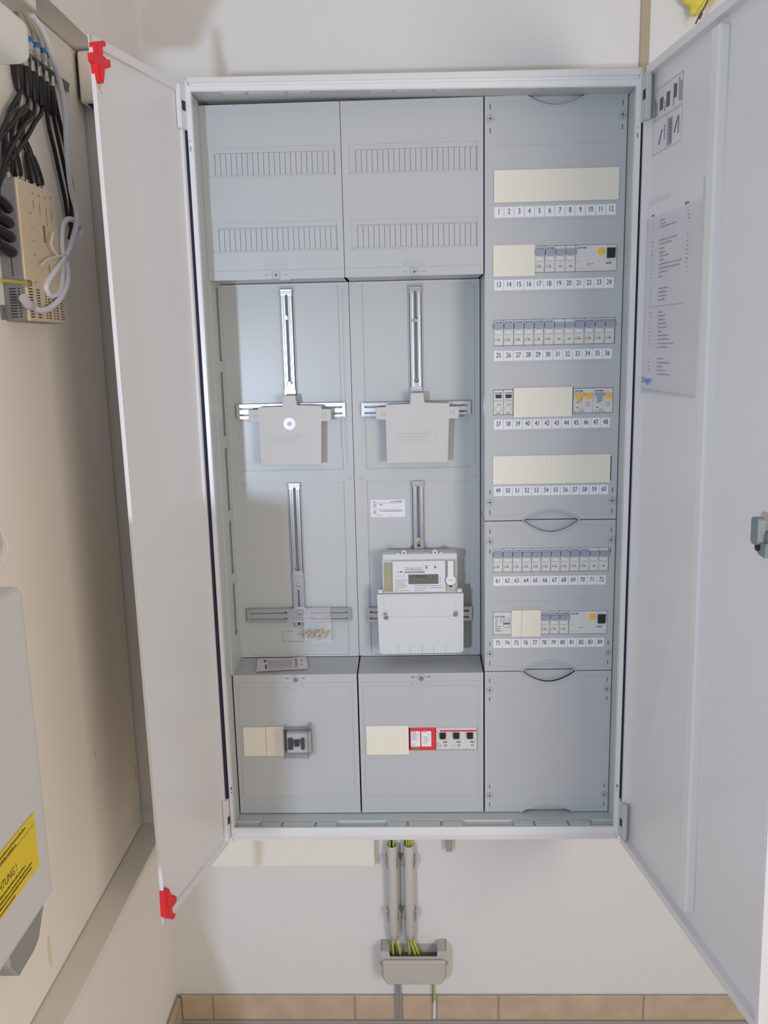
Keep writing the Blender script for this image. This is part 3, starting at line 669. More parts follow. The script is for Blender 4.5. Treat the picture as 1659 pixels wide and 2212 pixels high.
def rcbo(i, zc, m, label):
    x0, x1 = bx(i) + 0.0003, bx(i + 2)
    t = thing('residual_breaker', label, 'circuit breaker', ((x0 + x1) / 2, DY + 0.02, zc - 0.0226))
    zt, zb = zc + 0.0224, zc - 0.0224; w = x1 - x0
    obj('body', MB().rbox(x0, x1, DY, DY + 0.02, zb, zt, 0.0006, 1), breaker_white, t)
    lg = MB(); text(lg, 'EATON', mD, x0 + 0.0030, zt - 0.0062, 0.0042, 0.0003, 1.02, slant=0.18, bold=0.00022); obj('lettering', lg, ink_blue, t)
    a, b = x0 + 0.05 * w, x0 + 0.56 * w
    P = [(a, zt - 0.0085), (a + 0.0015, zt - 0.0125), (a + 0.0045, zt - 0.0160), (a + 0.0058, zt - 0.0165), (a + 0.0058, zt - 0.0245), (b - 0.0068, zt - 0.0245), (b - 0.0068, zt - 0.0165), (b - 0.0045, zt - 0.0160), (b - 0.0015, zt - 0.0125), (b, zt - 0.0085)]
    obj('toggle', MB().plate(P, [], mD, 0.0055, 0.0), m, t)
    obj('test_button', MB().cyl((x0 + 0.78 * w, DY, zt - 0.0137), (0, -1, 0), 0.0055, 0.0022, 24), button_yellow, t)
    obj('indicator', MB().poly(mD, [(x0 + 0.17 * w, zt - 0.0362), (x0 + 0.31 * w, zt - 0.0350), (x0 + 0.17 * w, zt - 0.0338)], 0.0004), red_ind, t)
    p = MB(); scribble(p, mD, x0 + 0.14 * w, zt - 0.0262, 0.0075, 0.0010, 0.0003); p.quad(mD, x0 + 0.46 * w, x0 + 0.475 * w, zt - 0.0390, zt - 0.0330, 0.0003)
    for q in range(3): scribble(p, mD, x0 + 0.62 * w, zt - 0.0265 - q * 0.003, 0.009, 0.0009, 0.0003)
    scribble(p, mD, x0 + 0.08 * w, zt - 0.0425, 0.004, 0.0016, 0.0003); scribble(p, mD, x0 + 0.25 * w, zt - 0.0425, 0.013, 0.0016, 0.0003); scribble(p, mD, x0 + 0.32 * w, zt - 0.0385, 0.006, 0.001, 0.0003)
    obj('rating_print', p, ink_grey, t)
rcbo(8, ROWZ[3], toggle_yellow, 'breaker with amber lever and round yellow button above numbers forty-five and forty-six')
rcbo(10, ROWZ[3], toggle_grey, 'breaker with grey lever and round yellow button above numbers forty-seven and forty-eight')
def relay(i, zc, label):
    x0, x1 = bx(i) + 0.0003, bx(i + 1) - 0.0003
    t = thing('impulse_relay', label, 'relay', ((x0 + x1) / 2, DY + 0.02, zc - 0.0226), 'slim relays with black windows')
    zt, zb = zc + 0.0224, zc - 0.0224
    obj('body', MB().rbox(x0, x1, DY, DY + 0.02, zb, zt, 0.0006, 1), breaker_white, t)
    lg = MB(); text(lg, 'EATON', mD, x0 + 0.0020, zt - 0.0068, 0.0038, 0.0003, 1.0, slant=0.18, bold=0.00022); obj('lettering', lg, ink_blue, t)
    obj('window', MB().rbox(x0 + 0.0035, x1 - 0.0030, DY - 0.0012, DY + 0.001, zt - 0.0148, zt - 0.0082, 0.0006, 1), black_pl, t)
    obj('dial', MB().ring((x0 + 0.0088, DY - 0.0002, zt - 0.0345), (0, -1, 0), 0.0054, 0.0060, 0.0004, 20), ink_lt, t)
    p = MB(); scribble(p, mD, x0 + 0.0020, zt - 0.0192, 0.013, 0.0012, 0.0003); p.quad(mD, x0 + 0.0006, x1 - 0.0006, zt - 0.0218, zt - 0.0214, 0.0003)
    scribble(p, mD, x0 + 0.0060, zt - 0.0268, 0.009, 0.0018, 0.0003); scribble(p, mD, x0 + 0.0045, zt - 0.0432, 0.0075, 0.0020, 0.0003)
    obj('rating_print', p, ink_grey, t)
    return t
r0 = relay(0, ROWZ[3], 'slim relay with a black window above number thirty-seven')
dup(r0, (MW, 0, 0), 'slim relay with a black window above number thirty-eight')
# bell transformer
t = thing('bell_transformer', 'light grey two-module transformer with printed front above numbers seventy-three and seventy-four', 'transformer', (bx(1), DY + 0.02, ROWZ[6] - 0.0226))
x0, x1, zt, zb = bx(0) + 0.0003, bx(2) - 0.0008, ROWZ[6] + 0.0224, ROWZ[6] - 0.0226
obj('body', MB().rbox(x0, x1, DY, DY + 0.02, zb, zt, 0.0008, 1), breaker_white, t)
lg = MB(); text(lg, 'EATON', mD, x0 + 0.0035, zt - 0.0105, 0.0050, 0.0003, 1.05, slant=0.18, bold=0.00022); obj('lettering', lg, ink_blue, t)
p = MB(); small_print(p, x0 + 0.004, x0 + 0.009, zt - 0.026, zt - 0.013, 6, 0.0010); small_print(p, x0 + 0.013, x0 + 0.018, zt - 0.022, zt - 0.013, 4, 0.0010)
text(p, '4Ω  63', mD, x0 + 0.004, zt - 0.0290, 0.0032, 0.0003, 0.9) if False else scribble(p, mD, x0 + 0.0038, zt - 0.0292, 0.011, 0.0020, 0.0003)
scribble(p, mD, x0 + 0.0038, zt - 0.0338, 0.010, 0.0018, 0.0003); scribble(p, mD, x0 + 0.0038, zt - 0.0382, 0.012, 0.0020, 0.0003)
for q in range(3): p.quad(mD, x0 + 0.019 + q * 0.0045, x0 + 0.0195 + q * 0.0045, zt - 0.0385, zt - 0.0355, 0.0003)
text(p, 'CE', mD, x0 + 0.0040, zt - 0.0340, 0.0028, 0.0005)
obj('rating_print', p, ink_grey, t)
p = MB().quad(mD, x0 + 0.0195, x0 + 0.0320, zt - 0.0245, zt - 0.0212, 0.0004)
for zz in (zt - 0.0120, zt - 0.0160, zt - 0.0200, zt - 0.0310): p.quad(mD, x0 + 0.020, x0 + 0.0315, zz, zz + 0.0005, 0.0003)
for xx in (x0 + 0.0195, x0 + 0.0318): p.quad(mD, xx, xx + 0.0005, zt - 0.0310, zt - 0.0120, 0.0003)
obj('wiring_diagram', p, mat('ink_mid', (96, 98, 102), 0.6), t)

# blanking strips
def blank(x0, x1, z0, z1, label, y=YC - 0.0022, split=None):
    t = thing('blanking_strip', label, 'blanking strip', ((x0 + x1) / 2, YC, z0))
    n = max(2, round((x1 - x0) / (MW / 2)))
    b = MB(); w = (x1 - x0) / n
    b.box(x0, x1, y + 0.0004, YC - 0.0001, z0, z1)
    for i in range(n): b.rbox(x0 + i * w + 0.00002, x0 + (i + 1) * w - 0.00002, y, y + 0.0012, z0, z1, 0.00008, 1)
    obj('strip', b, cream, t)
    return t
blank(0.5175, 0.7360, 1.1733, 1.2273, 'long cream blanking strip above numbers one to twelve')
blank(0.5166, 0.5906, 1.0470, 1.1010, 'short cream blanking strip above numbers thirteen to sixteen')
blank(0.5540, 0.6610, 0.7953, 0.8492, 'cream blanking strip above numbers thirty-nine to forty-four', YC - 0.006)
blank(0.5166, 0.7342, 0.6704, 0.7237, 'long cream blanking strip above numbers forty-nine to sixty')
blank(0.5525, 0.5718, 0.3718, 0.4249, 'narrow cream blanking piece above number seventy-five', YC - 0.004)
blank(0.5722, 0.6090, 0.3718, 0.4249, 'cream blanking piece above numbers seventy-six and seventy-seven', YC - 0.004)
blank(0.0194, 0.0648, 0.1273, 0.1892, 'wider cream blanking piece at the far left of the boxed switch')
blank(0.0654, 0.1008, 0.1273, 0.1896, 'cream blanking piece touching the clear boxed switch')
blank(0.2657, 0.3504, 0.1277, 0.1896, 'cream blanking strip left of the red surge arrester')

# boxed main switch
t = thing('boxed_main_switch', 'small black main switch inside a clear plastic box', 'switch', (0.132, YC, 0.132))
mS = FY(YC - 0.012)
obj('base', MB().rbox(0.108, 0.156, YC - 0.012, YC + 0.01, 0.138, 0.181, 0.001, 1), breaker_white, t)
obj('contact_block', MB().rbox(0.1115, 0.1205, YC - 0.020, YC - 0.012, 0.148, 0.171, 0.001, 1), mat('contact_dark', (44, 44, 52), 0.4), t)
obj('contact_block', MB().rbox(0.1375, 0.1430, YC - 0.020, YC - 0.012, 0.148, 0.171, 0.001, 1), mat('contact_dark', (44, 44, 52), 0.4), t)
obj('toggle', MB().plate([(0.1245, 0.1560), (0.1330, 0.1560), (0.1330, 0.1620), (0.1345, 0.1675), (0.1235, 0.1675), (0.1245, 0.1620)], [], mS, 0.010, 0.0), black_pl, t)
cv = MB(); cx0, cx1, cz0, cz1, cy0, cy1 = 0.1045, 0.1530, 0.1335, 0.1960, YC - 0.036, YC - 0.0005
for a in ((cx0, cx1, cy0, cy0 + 0.0015, cz0 + 0.004, cz1 - 0.006), (cx0, cx0 + 0.0015, cy0, cy1, cz0, cz1), (cx1 - 0.0015, cx1, cy0, cy1, cz0, cz1), (cx0, cx1, cy0, cy1, cz1 - 0.0075, cz1 - 0.006), (cx0, cx1, cy0, cy1, cz0 + 0.004, cz0 + 0.0055)): cv.rbox(*a, 0.0005, 1)
cv.rbox(0.1530, 0.1575, YC - 0.034, YC - 0.0005, 0.138, 0.199, 0.001, 1)
obj('clear_box', cv, glass, t)

# surge arrester
t = thing('surge_arrester', 'red surge arrester module with two white labels', 'surge arrester', (0.378, DY + 0.02, 0.1355))
x0, x1, zt, zb = 0.3525, 0.4037, 0.1835, 0.1360
obj('body', MB().rbox(x0, x1, DY - 0.001, DY + 0.02, zb, zt, 0.0012, 2), red_dev, t)
m2 = FY(DY - 0.001)
for a, w in ((x0 + 0.0020, 0.0185), (x0 + 0.0230, 0.0195)):
    l = obj('type_label', MB().plate(rrect(a, a + w, zt - 0.0390, zt - 0.0065, 0.001), [], m2, 0.0004, -0.0004), label_white, t)
    p = MB()
    if a < x0 + 0.01:
        small_print(p, a + 0.0012, a + w - 0.003, zt - 0.0260, zt - 0.0075, 8, 0.0009, m2, 0.0006)
        text(p, 'CE', m2, a + 0.0012, zt - 0.0365, 0.0060, 0.0006, 0.9); 
    else:
        small_print(p, a + 0.0014, a + w - 0.002, zt - 0.0105, zt - 0.0075, 1, 0.0012, m2, 0.0006)
        small_print(p, a + 0.0040, a + w - 0.004, zt - 0.0350, zt - 0.0170, 6, 0.0009, m2, 0.0006)
    obj('print', p, ink_grey, l)
    p = MB().poly(m2, [(a + w - 0.006, zt - 0.0135), (a + w - 0.002, zt - 0.0120), (a + w - 0.002, zt - 0.0128), (a + w - 0.006, zt - 0.0143)], 0.0007)
    obj('print', p, red_ind, l)
obj('status_window', MB().plate(rrect(x0 + 0.006, x0 + 0.0195, zt - 0.0440, zt - 0.0392, 0.001), [], m2, 0.0003, -0.0004), mat('status_green', (120, 140, 70), 0.5), t)

# selective main breaker, three poles, black levers
t = thing('main_breaker', 'three-pole main breaker with black levers beside the red surge arrester', 'circuit breaker', (0.4447, DY + 0.02, 0.1365))
x0, x1, zt, zb = 0.4045, 0.4855, 0.1832, 0.1366; w = x1 - x0; H = zt - zb
obj('body', MB().rbox(x0, x1, DY, DY + 0.02, zb, zt, 0.0008, 1), breaker_white, t)
obj('red_stripe', MB().quad(mD, x0 + 0.008, x1 - 0.001, zt - 0.0080, zt - 0.0048, 0.0003).quad(mD, x0 + 0.0002, x0 + 0.0025, zt - 0.0085, zt - 0.0060, 0.0003), red_dev, t)
for q, (a, nm) in enumerate(((0.09, 'L1'), (0.42, 'L2'), (0.755, 'L3'))):
    p0 = x0 + a * w
    obj('toggle_recess', MB().plate(rect(p0 - 0.0022, p0 + 0.0142, zt - 0.0245, zt - 0.0092), [rect(p0 - 0.0008, p0 + 0.0128, zt - 0.0235, zt - 0.0098)], mD, 0.0008, -0.001), breaker_win, t)
    obj('toggle', MB().plate([(p0 + 0.0006, zt - 0.0210), (p0 + 0.0114, zt - 0.0210), (p0 + 0.0118, zt - 0.0095), (p0, zt - 0.0095)], [], mD, 0.0065, 0.0), black_pl, t)
    obj('indicator', MB().quad(mD, p0 + 0.0066, p0 + 0.0150, zt - 0.0312, zt - 0.0290, 0.0003), red_ind, t)
    obj('test_eye', MB().ring((p0 + 0.0115, DY - 0.0002, zt - 0.0372), (0, -1, 0), 0.0019, 0.0029, 0.0005, 16), ink_grey, t)
    p = MB(); text(p, nm, mD, p0 - 0.004, zb + 0.0010, 0.0030, 0.0003); scribble(p, mD, p0 - 0.0005, zt - 0.0252, 0.019, 0.0008, 0.0003)
    obj('pole_mark', p, ink_grey, t)
p = MB(); small_print(p, x0 + 0.001, x0 + 0.008, zb + 0.005, zb + 0.015, 4, 0.0010); small_print(p, x0 + 0.0085, x0 + 0.0135, zb + 0.005, zb + 0.011, 3, 0.0010)
for q in range(3): p.poly(mD, [(x0 + 0.028 + q * 0.004, zb + 0.008), (x0 + 0.031 + q * 0.004, zb + 0.011), (x0 + 0.031 + q * 0.004, zb + 0.0105), (x0 + 0.0285 + q * 0.004, zb + 0.0075)], 0.0003)
obj('rating_print', p, ink_grey, t)

# ------------------------------------------------------------------ meter boards
YP = 0.15
mP = FY(YP)
def board(label, x0, x1, rails, notches, ins=0.004):
    t = thing('meter_board', label, 'mounting board', ((x0 + x1) / 2, YP + 0.01, 0.3))
    xa, xb = x0 + 0.0245, x1 - 0.0200
    opens = [rect(xa, xb, 0.6905, 1.0480), rect(xa + (0.0 if x0 > 0.1 else 0.001), xb, 0.3035, 0.6665)]
    obj('back_sheet', MB().box(x0 + min(ins, 0.003), x1 - 0.0003, YP + 0.003, YP + 0.005, 0.300, 1.052), panel_grey, t)
    obj('border', MB().plate(rect(x0 + ins, x1 - 0.0003, 0.3008, 1.0515), opens, mP, 0.0, -0.0031), panel_grey, t)
    obj('centre_rib', MB().rbox(x1 - 0.0135, x1 - 0.0105, YP - 0.0012, YP + 0.001, 0.70, 1.04, 0.001, 2), panel_grey, t)
    for x in (x0 + 0.0130, x1 - 0.0085):
        obj('rivet', MB().lathe((0, 0, 0), [(0.0001, 0)], 3) if False else MB().cyl((x, YP, 0.6732), (0, -1, 0), 0.0038, 0.0012, 16, 0.0025), panel_grey, t)
    for rx0, rx1, z0, z1 in rails:
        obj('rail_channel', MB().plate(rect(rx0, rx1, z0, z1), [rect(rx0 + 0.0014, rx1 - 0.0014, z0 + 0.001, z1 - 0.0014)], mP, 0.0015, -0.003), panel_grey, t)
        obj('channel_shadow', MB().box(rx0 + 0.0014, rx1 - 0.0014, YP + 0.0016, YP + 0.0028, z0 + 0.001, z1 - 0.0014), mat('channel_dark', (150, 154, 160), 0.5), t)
    obj('edge_lip', MB().rbox(x0 + 0.006, x1 - 0.001, YP - 0.0022, YP, 1.0480, 1.0500, 0.0005, 1).rbox(x0 + 0.006, x1 - 0.002, YP - 0.0020, YP, 0.3010, 0.3030, 0.0005, 1), mat('lip_light', (214, 218, 222), 0.3), t)
    for z0, z1 in notches:
        obj('side_tab', MB().rbox(x1 - 0.0215, x1 - 0.0165, YP - 0.001, YP + 0.001, z0, z1, 0.0004, 1), panel_grey, t)
    return t
b1 = board('left light grey meter board holding two empty steel brackets', 0.0, 0.2502, [(0.1180, 0.1440, 0.833, 1.0455), (0.1175, 0.1430, 0.470, 0.6670)], [(0.735, 0.826), (0.375, 0.470)])
b2 = board('middle light grey meter board carrying the electricity meter', 0.2508, 0.5004, [(0.3640, 0.3905, 0.833, 1.0445), (0.3640, 0.3890, 0.516, 0.6670)], [], 0.0002)
for z0, z1 in ((0.737, 0.795), (0.364, 0.455)):
    obj('side_tab', MB().rbox(0.2690, 0.2735, YP - 0.001, YP + 0.001, z0, z1, 0.0004, 1), panel_grey, b2)
st = obj('paper_label', MB().box(0.2816, 0.3508, YP + 0.0026, YP + 0.0031, 0.5922, 0.6276), label_white, b2, label='white handwritten tag')
mQ = FY(YP + 0.0026)
p = MB(); p.quad(mQ, 0.2865, 0.345, 0.6208, 0.6212, 0.0003).quad(mQ, 0.2865, 0.345, 0.6078, 0.6082, 0.0003)
scribble(p, mQ, 0.287, 0.6228, 0.005, 0.0013, 0.0003); scribble(p, mQ, 0.321, 0.6230, 0.008, 0.0015, 0.0003)
for z in (0.6170, 0.6130, 0.6040, 0.6000): scribble(p, mQ, 0.287, z, 0.006, 0.0017, 0.0003)
scribble(p, mQ, 0.299, 0.6172, 0.006, 0.0015, 0.0003); scribble(p, mQ, 0.300, 0.6042, 0.005, 0.0015, 0.0003)
obj('form_print', p, ink, st)
p = MB(); scribble(p, mQ, 0.330, 0.6228, 0.015, 0.0028, 0.0003); scribble(p, mQ, 0.3065, 0.6036, 0.038, 0.0024, 0.0003)
for x in (0.291, 0.295, 0.298, 0.301, 0.320): p.poly(mQ, [(x, 0.5945), (x + 0.0008, 0.5945), (x + 0.002, 0.5975), (x + 0.0014, 0.5975)], 0.0003)
obj('handwriting', p, mat('pen_ink', (120, 124, 160), 0.6), st)
p = MB(); m9 = FY(YP + 0.003)
for a0, a1, q0, q1 in ((0.0926, 0.0975, 0.3548, 0.3553), (0.100, 0.115, 0.3548, 0.3553), (0.0926, 0.0931, 0.3325, 0.3553), (0.0926, 0.098, 0.3325, 0.3330), (0.100, 0.136, 0.3325, 0.3330), (0.139, 0.160, 0.3325, 0.3330), (0.162, 0.1657, 0.3325, 0.3330), (0.1652, 0.1657, 0.3325, 0.341)):
    p.quad(m9, a0, a1, q0, q1, 0.0002)
obj('cut_line', p, dark_gap, b1)

# ---- steel brackets
YB = YP - 0.006
mB = FY(YB)
def slot(x0, x1, z0, z1):
    r = min(x1 - x0, z1 - z0) / 2
    return rrect(x0, x1, z0, z1, r * 0.98, 4)
def keyhole(xc, zb_, zt_, w, r):
    P = [(xc + r * math.sin(a), zb_ - r * math.cos(a)) for a in [math.radians(-140 + 28 * i) for i in range(11)]]
    return P + [(xc + w, zt_ - w)] + [(xc + w * math.cos(a), zt_ - w + w * math.sin(a)) for a in [math.radians(30 * i) for i in range(1, 6)]] + [(xc - w, zt_ - w)]
def vertical_rail(t, x0, x1, z0, z1, sz0, sz1, key=True):
    xc = (x0 + x1) / 2 + 0.0002
    hole_ = keyhole(xc, sz0 + 0.004, sz1, 0.0030, 0.0048) if key else slot(xc - 0.003, xc + 0.003, sz0, sz1)
    b = MB().plate([(x0, z0), (x1, z0), (x1, z0 + 0.010), (x1 - 0.0012, z0 + 0.012), (x1 - 0.0012, z1 - 0.012), (x1, z1 - 0.010), (x1, z1), (x0, z1), (x0, z1 - 0.010), (x0 + 0.0012, z1 - 0.012), (x0 + 0.0012, z0 + 0.012), (x0, z0 + 0.010)], [hole_], mB, 0.0, -0.0016)
    for x in (xc - 0.0062, xc + 0.0062): b.tube([(x, YB - 0.0002, z0 + 0.014), (x, YB - 0.0002, z1 - 0.012)], 0.0016, 8, 2)
    obj('vertical_rail', b, zinc, t)
    obj('rail_end', MB().rbox(x0 - 0.0002, x1 + 0.0002, YB - 0.0018, YB + 0.001, z1 - 0.0080, z1 - 0.0040, 0.0008, 2).rbox(x0 - 0.0002, x1 + 0.0002, YB - 0.0018, YB + 0.001, z0 + 0.0035, z0 + 0.0070, 0.0008, 2), zinc, t)
def cross_bar(t, x0, x1, z0, z1, gap=None):
    """slotted cross bar; slots left and right of the middle"""
    xm = (x0 + x1) / 2; hs = []
    zc1 = z0 + (z1 - z0) * 0.69; zc2 = z0 + (z1 - z0) * 0.26
    for zc in (zc1, zc2):
        hs += [slot(x0 + 0.0055, xm - 0.024, zc - 0.0022, zc + 0.0022), slot(xm + 0.024, x1 - 0.0055, zc - 0.0022, zc + 0.0022)]
    obj('cross_bar', MB().plate(rrect(x0, x1, z0, z1, 0.0025, 3), hs, FY(YB - 0.0018), 0.0, -0.0016), zinc, t)
    obj('bar_flange', MB().rbox(x0 + 0.003, x1 - 0.003, YB - 0.0042, YB - 0.0015, z1 - 0.0018, z1, 0.0005, 1).rbox(x0 + 0.003, x1 - 0.003, YB - 0.0042, YB - 0.0015, z0, z0 + 0.0018, 0.0005, 1), zinc, t)
def bolt(t, x, z, r=0.0050, m=steel):
    b = MB().cyl((x, YB - 0.0002, z), (0, -1, 0), r, 0.0030, 18, r * 0.85).cyl((x, YB - 0.0032, z), (0, -1, 0), r * 0.55, 0.004, 12)
    obj('bolt', b, m, t)
k1 = thing('meter_bracket', 'shiny steel T bracket at the upper left behind the adapter plate with a washer', 'bracket', (0.13, YB, 0.795))
vertical_rail(k1, 0.1196, 0.1415, 0.838, 1.0400, 0.8590, 1.0305); cross_bar(k1, 0.0238, 0.2372, 0.7950, 0.8238); bolt(k1, 0.1292, 0.9876, 0.0055); bolt(k1, 0.1305, 0.8620, 0.0045)
k2 = thing('meter_bracket', 'shiny steel T bracket at the upper middle behind the plain adapter plate', 'bracket', (0.377, YB, 0.795))
vertical_rail(k2, 0.3657, 0.3885, 0.838, 1.0390, 0.8590, 1.0315); cross_bar(k2, 0.2690, 0.4815, 0.7948, 0.8225); bolt(k2, 0.3756, 0.9765, 0.0055)
k3 = thing('meter_bracket', 'bare steel T bracket at the lower left with a bag of screws on its bar', 'bracket', (0.13, YB, 0.366))
vertical_rail(k3, 0.1195, 0.1415, 0.4712, 0.6650, 0.4860, 0.6570)
cross_bar(k3, 0.0229, 0.2366, 0.3778, 0.4072)
obj('extension_strip', MB().plate([(0.1205, 0.366), (0.1345, 0.366), (0.1345, 0.380), (0.1415, 0.380), (0.1415, 0.4720), (0.1200, 0.4720), (0.1200, 0.380), (0.1205, 0.380)], [slot(0.1285, 0.1325, 0.410, 0.446)], FY(YB + 0.0004), 0.0, -0.0014), zinc, k3)
bolt(k3, 0.1302, 0.4565, 0.0045); bolt(k3, 0.1302, 0.397, 0.0050)
obj('pin_hole', MB().cyl((0.1290, YB - 0.0002, 0.3735), (0, -1, 0), 0.0028, 0.0006, 14), black_pl, k3)
k4 = thing('meter_bracket', 'steel T bracket at the lower middle carrying the electricity meter', 'bracket', (0.377, YB, 0.376))
vertical_rail(k4, 0.3657, 0.3880, 0.519, 0.6650, 0.530, 0.6560, False); cross_bar(k4, 0.2690, 0.4828, 0.3760, 0.4068)
bolt(k4, 0.3765, 0.5430, 0.0055, brass)

# ---- adapter plates hung on the two upper brackets
def adapter(x, washer, label):
    t = thing('adapter_plate', label, 'plate', (x + 0.13, 0.12, 0.705))
    o = [(0.0700, 0.7052), (0.1890, 0.7050), (0.1920, 0.7895), (0.2110, 0.7893), (0.2110, 0.8128), (0.1928, 0.8130), (0.1928, 0.8195), (0.1452, 0.8215), (0.1432, 0.8402), (0.1188, 0.8402), (0.1172, 0.8195), (0.0705, 0.8190), (0.0698, 0.8145), (0.0507, 0.8140), (0.0507, 0.7905), (0.0692, 0.7900)]
    o = [(p[0] + x, p[1]) for p in o]
    soften(obj('plate', MB().plate(o, [], FY(0.120), 0.0, -0.022), plate_grey, t), 0.0012, 2)
    m = FY(0.120)
    for s, cx in ((1, 0.0600), (-1, 0.2035)):
        b = MB()
        A = [math.radians(q) for q in range(-60, 61, 20)]
        P = [(x + cx + s * 0.0045 * math.cos(a), 0.8020 + 0.0062 * math.sin(a)) for a in A] + [(x + cx + s * 0.0036 * math.cos(a), 0.8020 + 0.0052 * math.sin(a)) for a in reversed(A)]
        b.poly(m, P, 0.0003); b.quad(m, x + cx + s * 0.0085 - 0.0005, x + cx + s * 0.0085 + 0.0005, 0.797, 0.806, 0.0003)
        obj('lug_mark', b, seam, t)
    b = MB(); b.plate(rect(x + 0.0925, x + 0.1680, 0.7470, 0.7660), [rect(x + 0.0931, x + 0.1674, 0.7476, 0.7654)], m, 0.0004, -0.0004)
    for i, wd in enumerate((0.062, 0.052, 0.046)): scribble(b, m, x + 0.099, 0.7610 - i * 0.0052, wd, 0.0016, 0.0004)
    obj('embossed_text', b, mat('embossed_grey', (189, 187, 186), 0.55), t)
    if washer:
        w = obj('washer', MB().ring((x + 0.1300, 0.1203, 0.7858), (0, -1, 0), 0.0042, 0.0118, 0.0012, 28), mat('nylon_washer', (228, 230, 232), 0.18, spec=0.8), t)
        obj('washer_pin', MB().cyl((x + 0.1300, 0.1203, 0.7858), (0, -1, 0), 0.0040, 0.0006, 16), plate_grey, t)
    else:
        obj('boss', MB().cyl((x + 0.1300, 0.1203, 0.7858), (0, -1, 0), 0.0110, 0.0006, 28), plate_grey, t)
adapter(0.0, True, 'grey plastic adapter plate with a glossy washer on the upper left bracket')
adapter(0.2468, False, 'plain grey plastic adapter plate on the upper middle bracket')

# ---- electricity meter
t = thing('electricity_meter', 'grey electronic electricity meter with a small display on the middle board', 'meter', (0.378, 0.12, 0.323))
mM = FY(0.104)
obj('base', MB().plate(rrect(0.3040, 0.4515, 0.440, 0.5290, 0.006), [], FY(0.108), 0.0, -0.027), meter_grey, t)
obj('inner_window', MB().rbox(0.3068, 0.3225, 0.1062, 0.1085, 0.4500, 0.5090, 0.001, 1), olive, t)
obj('inner_window', MB().rbox(0.4305, 0.4500, 0.1062, 0.1085, 0.4500, 0.5100, 0.001, 1), mat('meter_inner_grey', (188, 190, 190), 0.5), t)
fp = obj('face_plate', MB().rbox(0.3238, 0.4285, 0.1030, 0.1085, 0.4490, 0.5132, 0.001, 1), meter_face, t)
m = FY(0.1030)
obj('display', MB().rbox(0.3549, 0.4142, 0.1024, 0.1035, 0.4658, 0.4856, 0.0004, 1), lcd, fp)
b = MB(); text(b, '000000', FY(0.1024), 0.3685, 0.4790, 0.0078, 0.0003, 1.0, slant=0.12, bold=0.00035); text(b, 'kWh', FY(0.1024), 0.399, 0.4790, 0.0034, 0.0003)
scribble(b, FY(0.1024), 0.358, 0.4800, 0.006, 0.002, 0.0003); scribble(b, FY(0.1024), 0.358, 0.4755, 0.005, 0.002, 0.0003); b.quad(FY(0.1024), 0.4115, 0.4120, 0.478, 0.482, 0.0003)
obj('digits', b, ink, fp)
b = MB()
for a, q, r in ((0.3410, 0.4913, 0.0019), (0.3910, 0.4990, 0.0019), (0.4080, 0.4995, 0.0019)): b.disc(m, a, q, r, 0.0003)
x = 0.3465
while x < 0.387:
    w_ = random.choice((0.0005, 0.0008, 0.0014)); b.quad(m, x, x + w_, 0.4888, 0.4918, 0.0003); x += w_ + random.choice((0.0005, 0.0009))
obj('barcode', b, ink, fp)
b = MB()
scribble(b, m, 0.349, 0.4983, 0.034, 0.0014, 0.0003); text(b, '1 ESY1 1 6042 8705', m, 0.3480, 0.4938, 0.0040, 0.0003, 0.9) if False else scribble(b, m, 0.348, 0.4944, 0.036, 0.0018, 0.0003)
scribble(b, m, 0.3330, 0.4905, 0.005, 0.0012, 0.0003); scribble(b, m, 0.385, 0.5025, 0.012, 0.0012, 0.0003); scribble(b, m, 0.406, 0.5025, 0.004, 0.0012, 0.0003)
for i in range(5): scribble(b, m, 0.3285, 0.4740 - i * 0.0040, 0.024 - 0.002 * (i % 3), 0.0012, 0.0003)
scribble(b, m, 0.3665, 0.4620, 0.054, 0.0012, 0.0003); scribble(b, m, 0.3665, 0.4572, 0.026, 0.0012, 0.0003); scribble(b, m, 0.398, 0.4575, 0.026, 0.0016, 0.0003); scribble(b, m, 0.3665, 0.4527, 0.020, 0.0012, 0.0003)
text(b, 'CE', m, 0.3275, 0.4520, 0.0058, 0.0003); scribble(b, m, 0.338, 0.4525, 0.018, 0.0012, 0.0003)
for i in range(3): b.poly(m, [(0.330 + 0.007 * i, 0.481), (0.331 + 0.007 * i, 0.481), (0.333 + 0.007 * i, 0.4845), (0.332 + 0.007 * i, 0.4845)], 0.0003)
text(b, 'EasyMeter', lambda a, q, h: (0.4190 - q + 0.0, 0.1030 - h, 0.4680 + a), 0.0, 0.0, 0.0034, 0.0003, 0.9)
obj('print', b, ink_grey, fp)
obj('clear_cover', MB().rbox(0.3058, 0.4510, 0.0985, 0.1012, 0.4475, 0.5165, 0.001, 1), meter_clear, t)
obj('top_rim', MB().rbox(0.3040, 0.4515, 0.0985, 0.1085, 0.5155, 0.5285, 0.003, 2), meter_grey, t)
obj('infrared_port', MB().cyl((0.4385, 0.0985, 0.4742), (0, -1, 0), 0.0098, 0.0016, 28).rbox(0.4325, 0.4440, 0.0970, 0.0990, 0.4800, 0.5135, 0.0008, 1), mat('port_white', (222, 224, 225), 0.4), t)
b = MB(); text(b, 'EasyMeter', FY(0.0969), 0.4385, 0.4735, 0.0028, 0.0003, 0.8, 'c'); obj('print', b, ink_grey, t)
obj('port_peg', MB().rbox(0.4362, 0.4402, 0.0975, 0.0995, 0.4600, 0.4645, 0.0005, 1), dark_gap, t)
o = [(0.2925, 0.4470), (0.2945, 0.3300), (0.2965, 0.3255), (0.3010, 0.3232), (0.4560, 0.3240), (0.4605, 0.3262), (0.4625, 0.3305), (0.4632, 0.4470)]
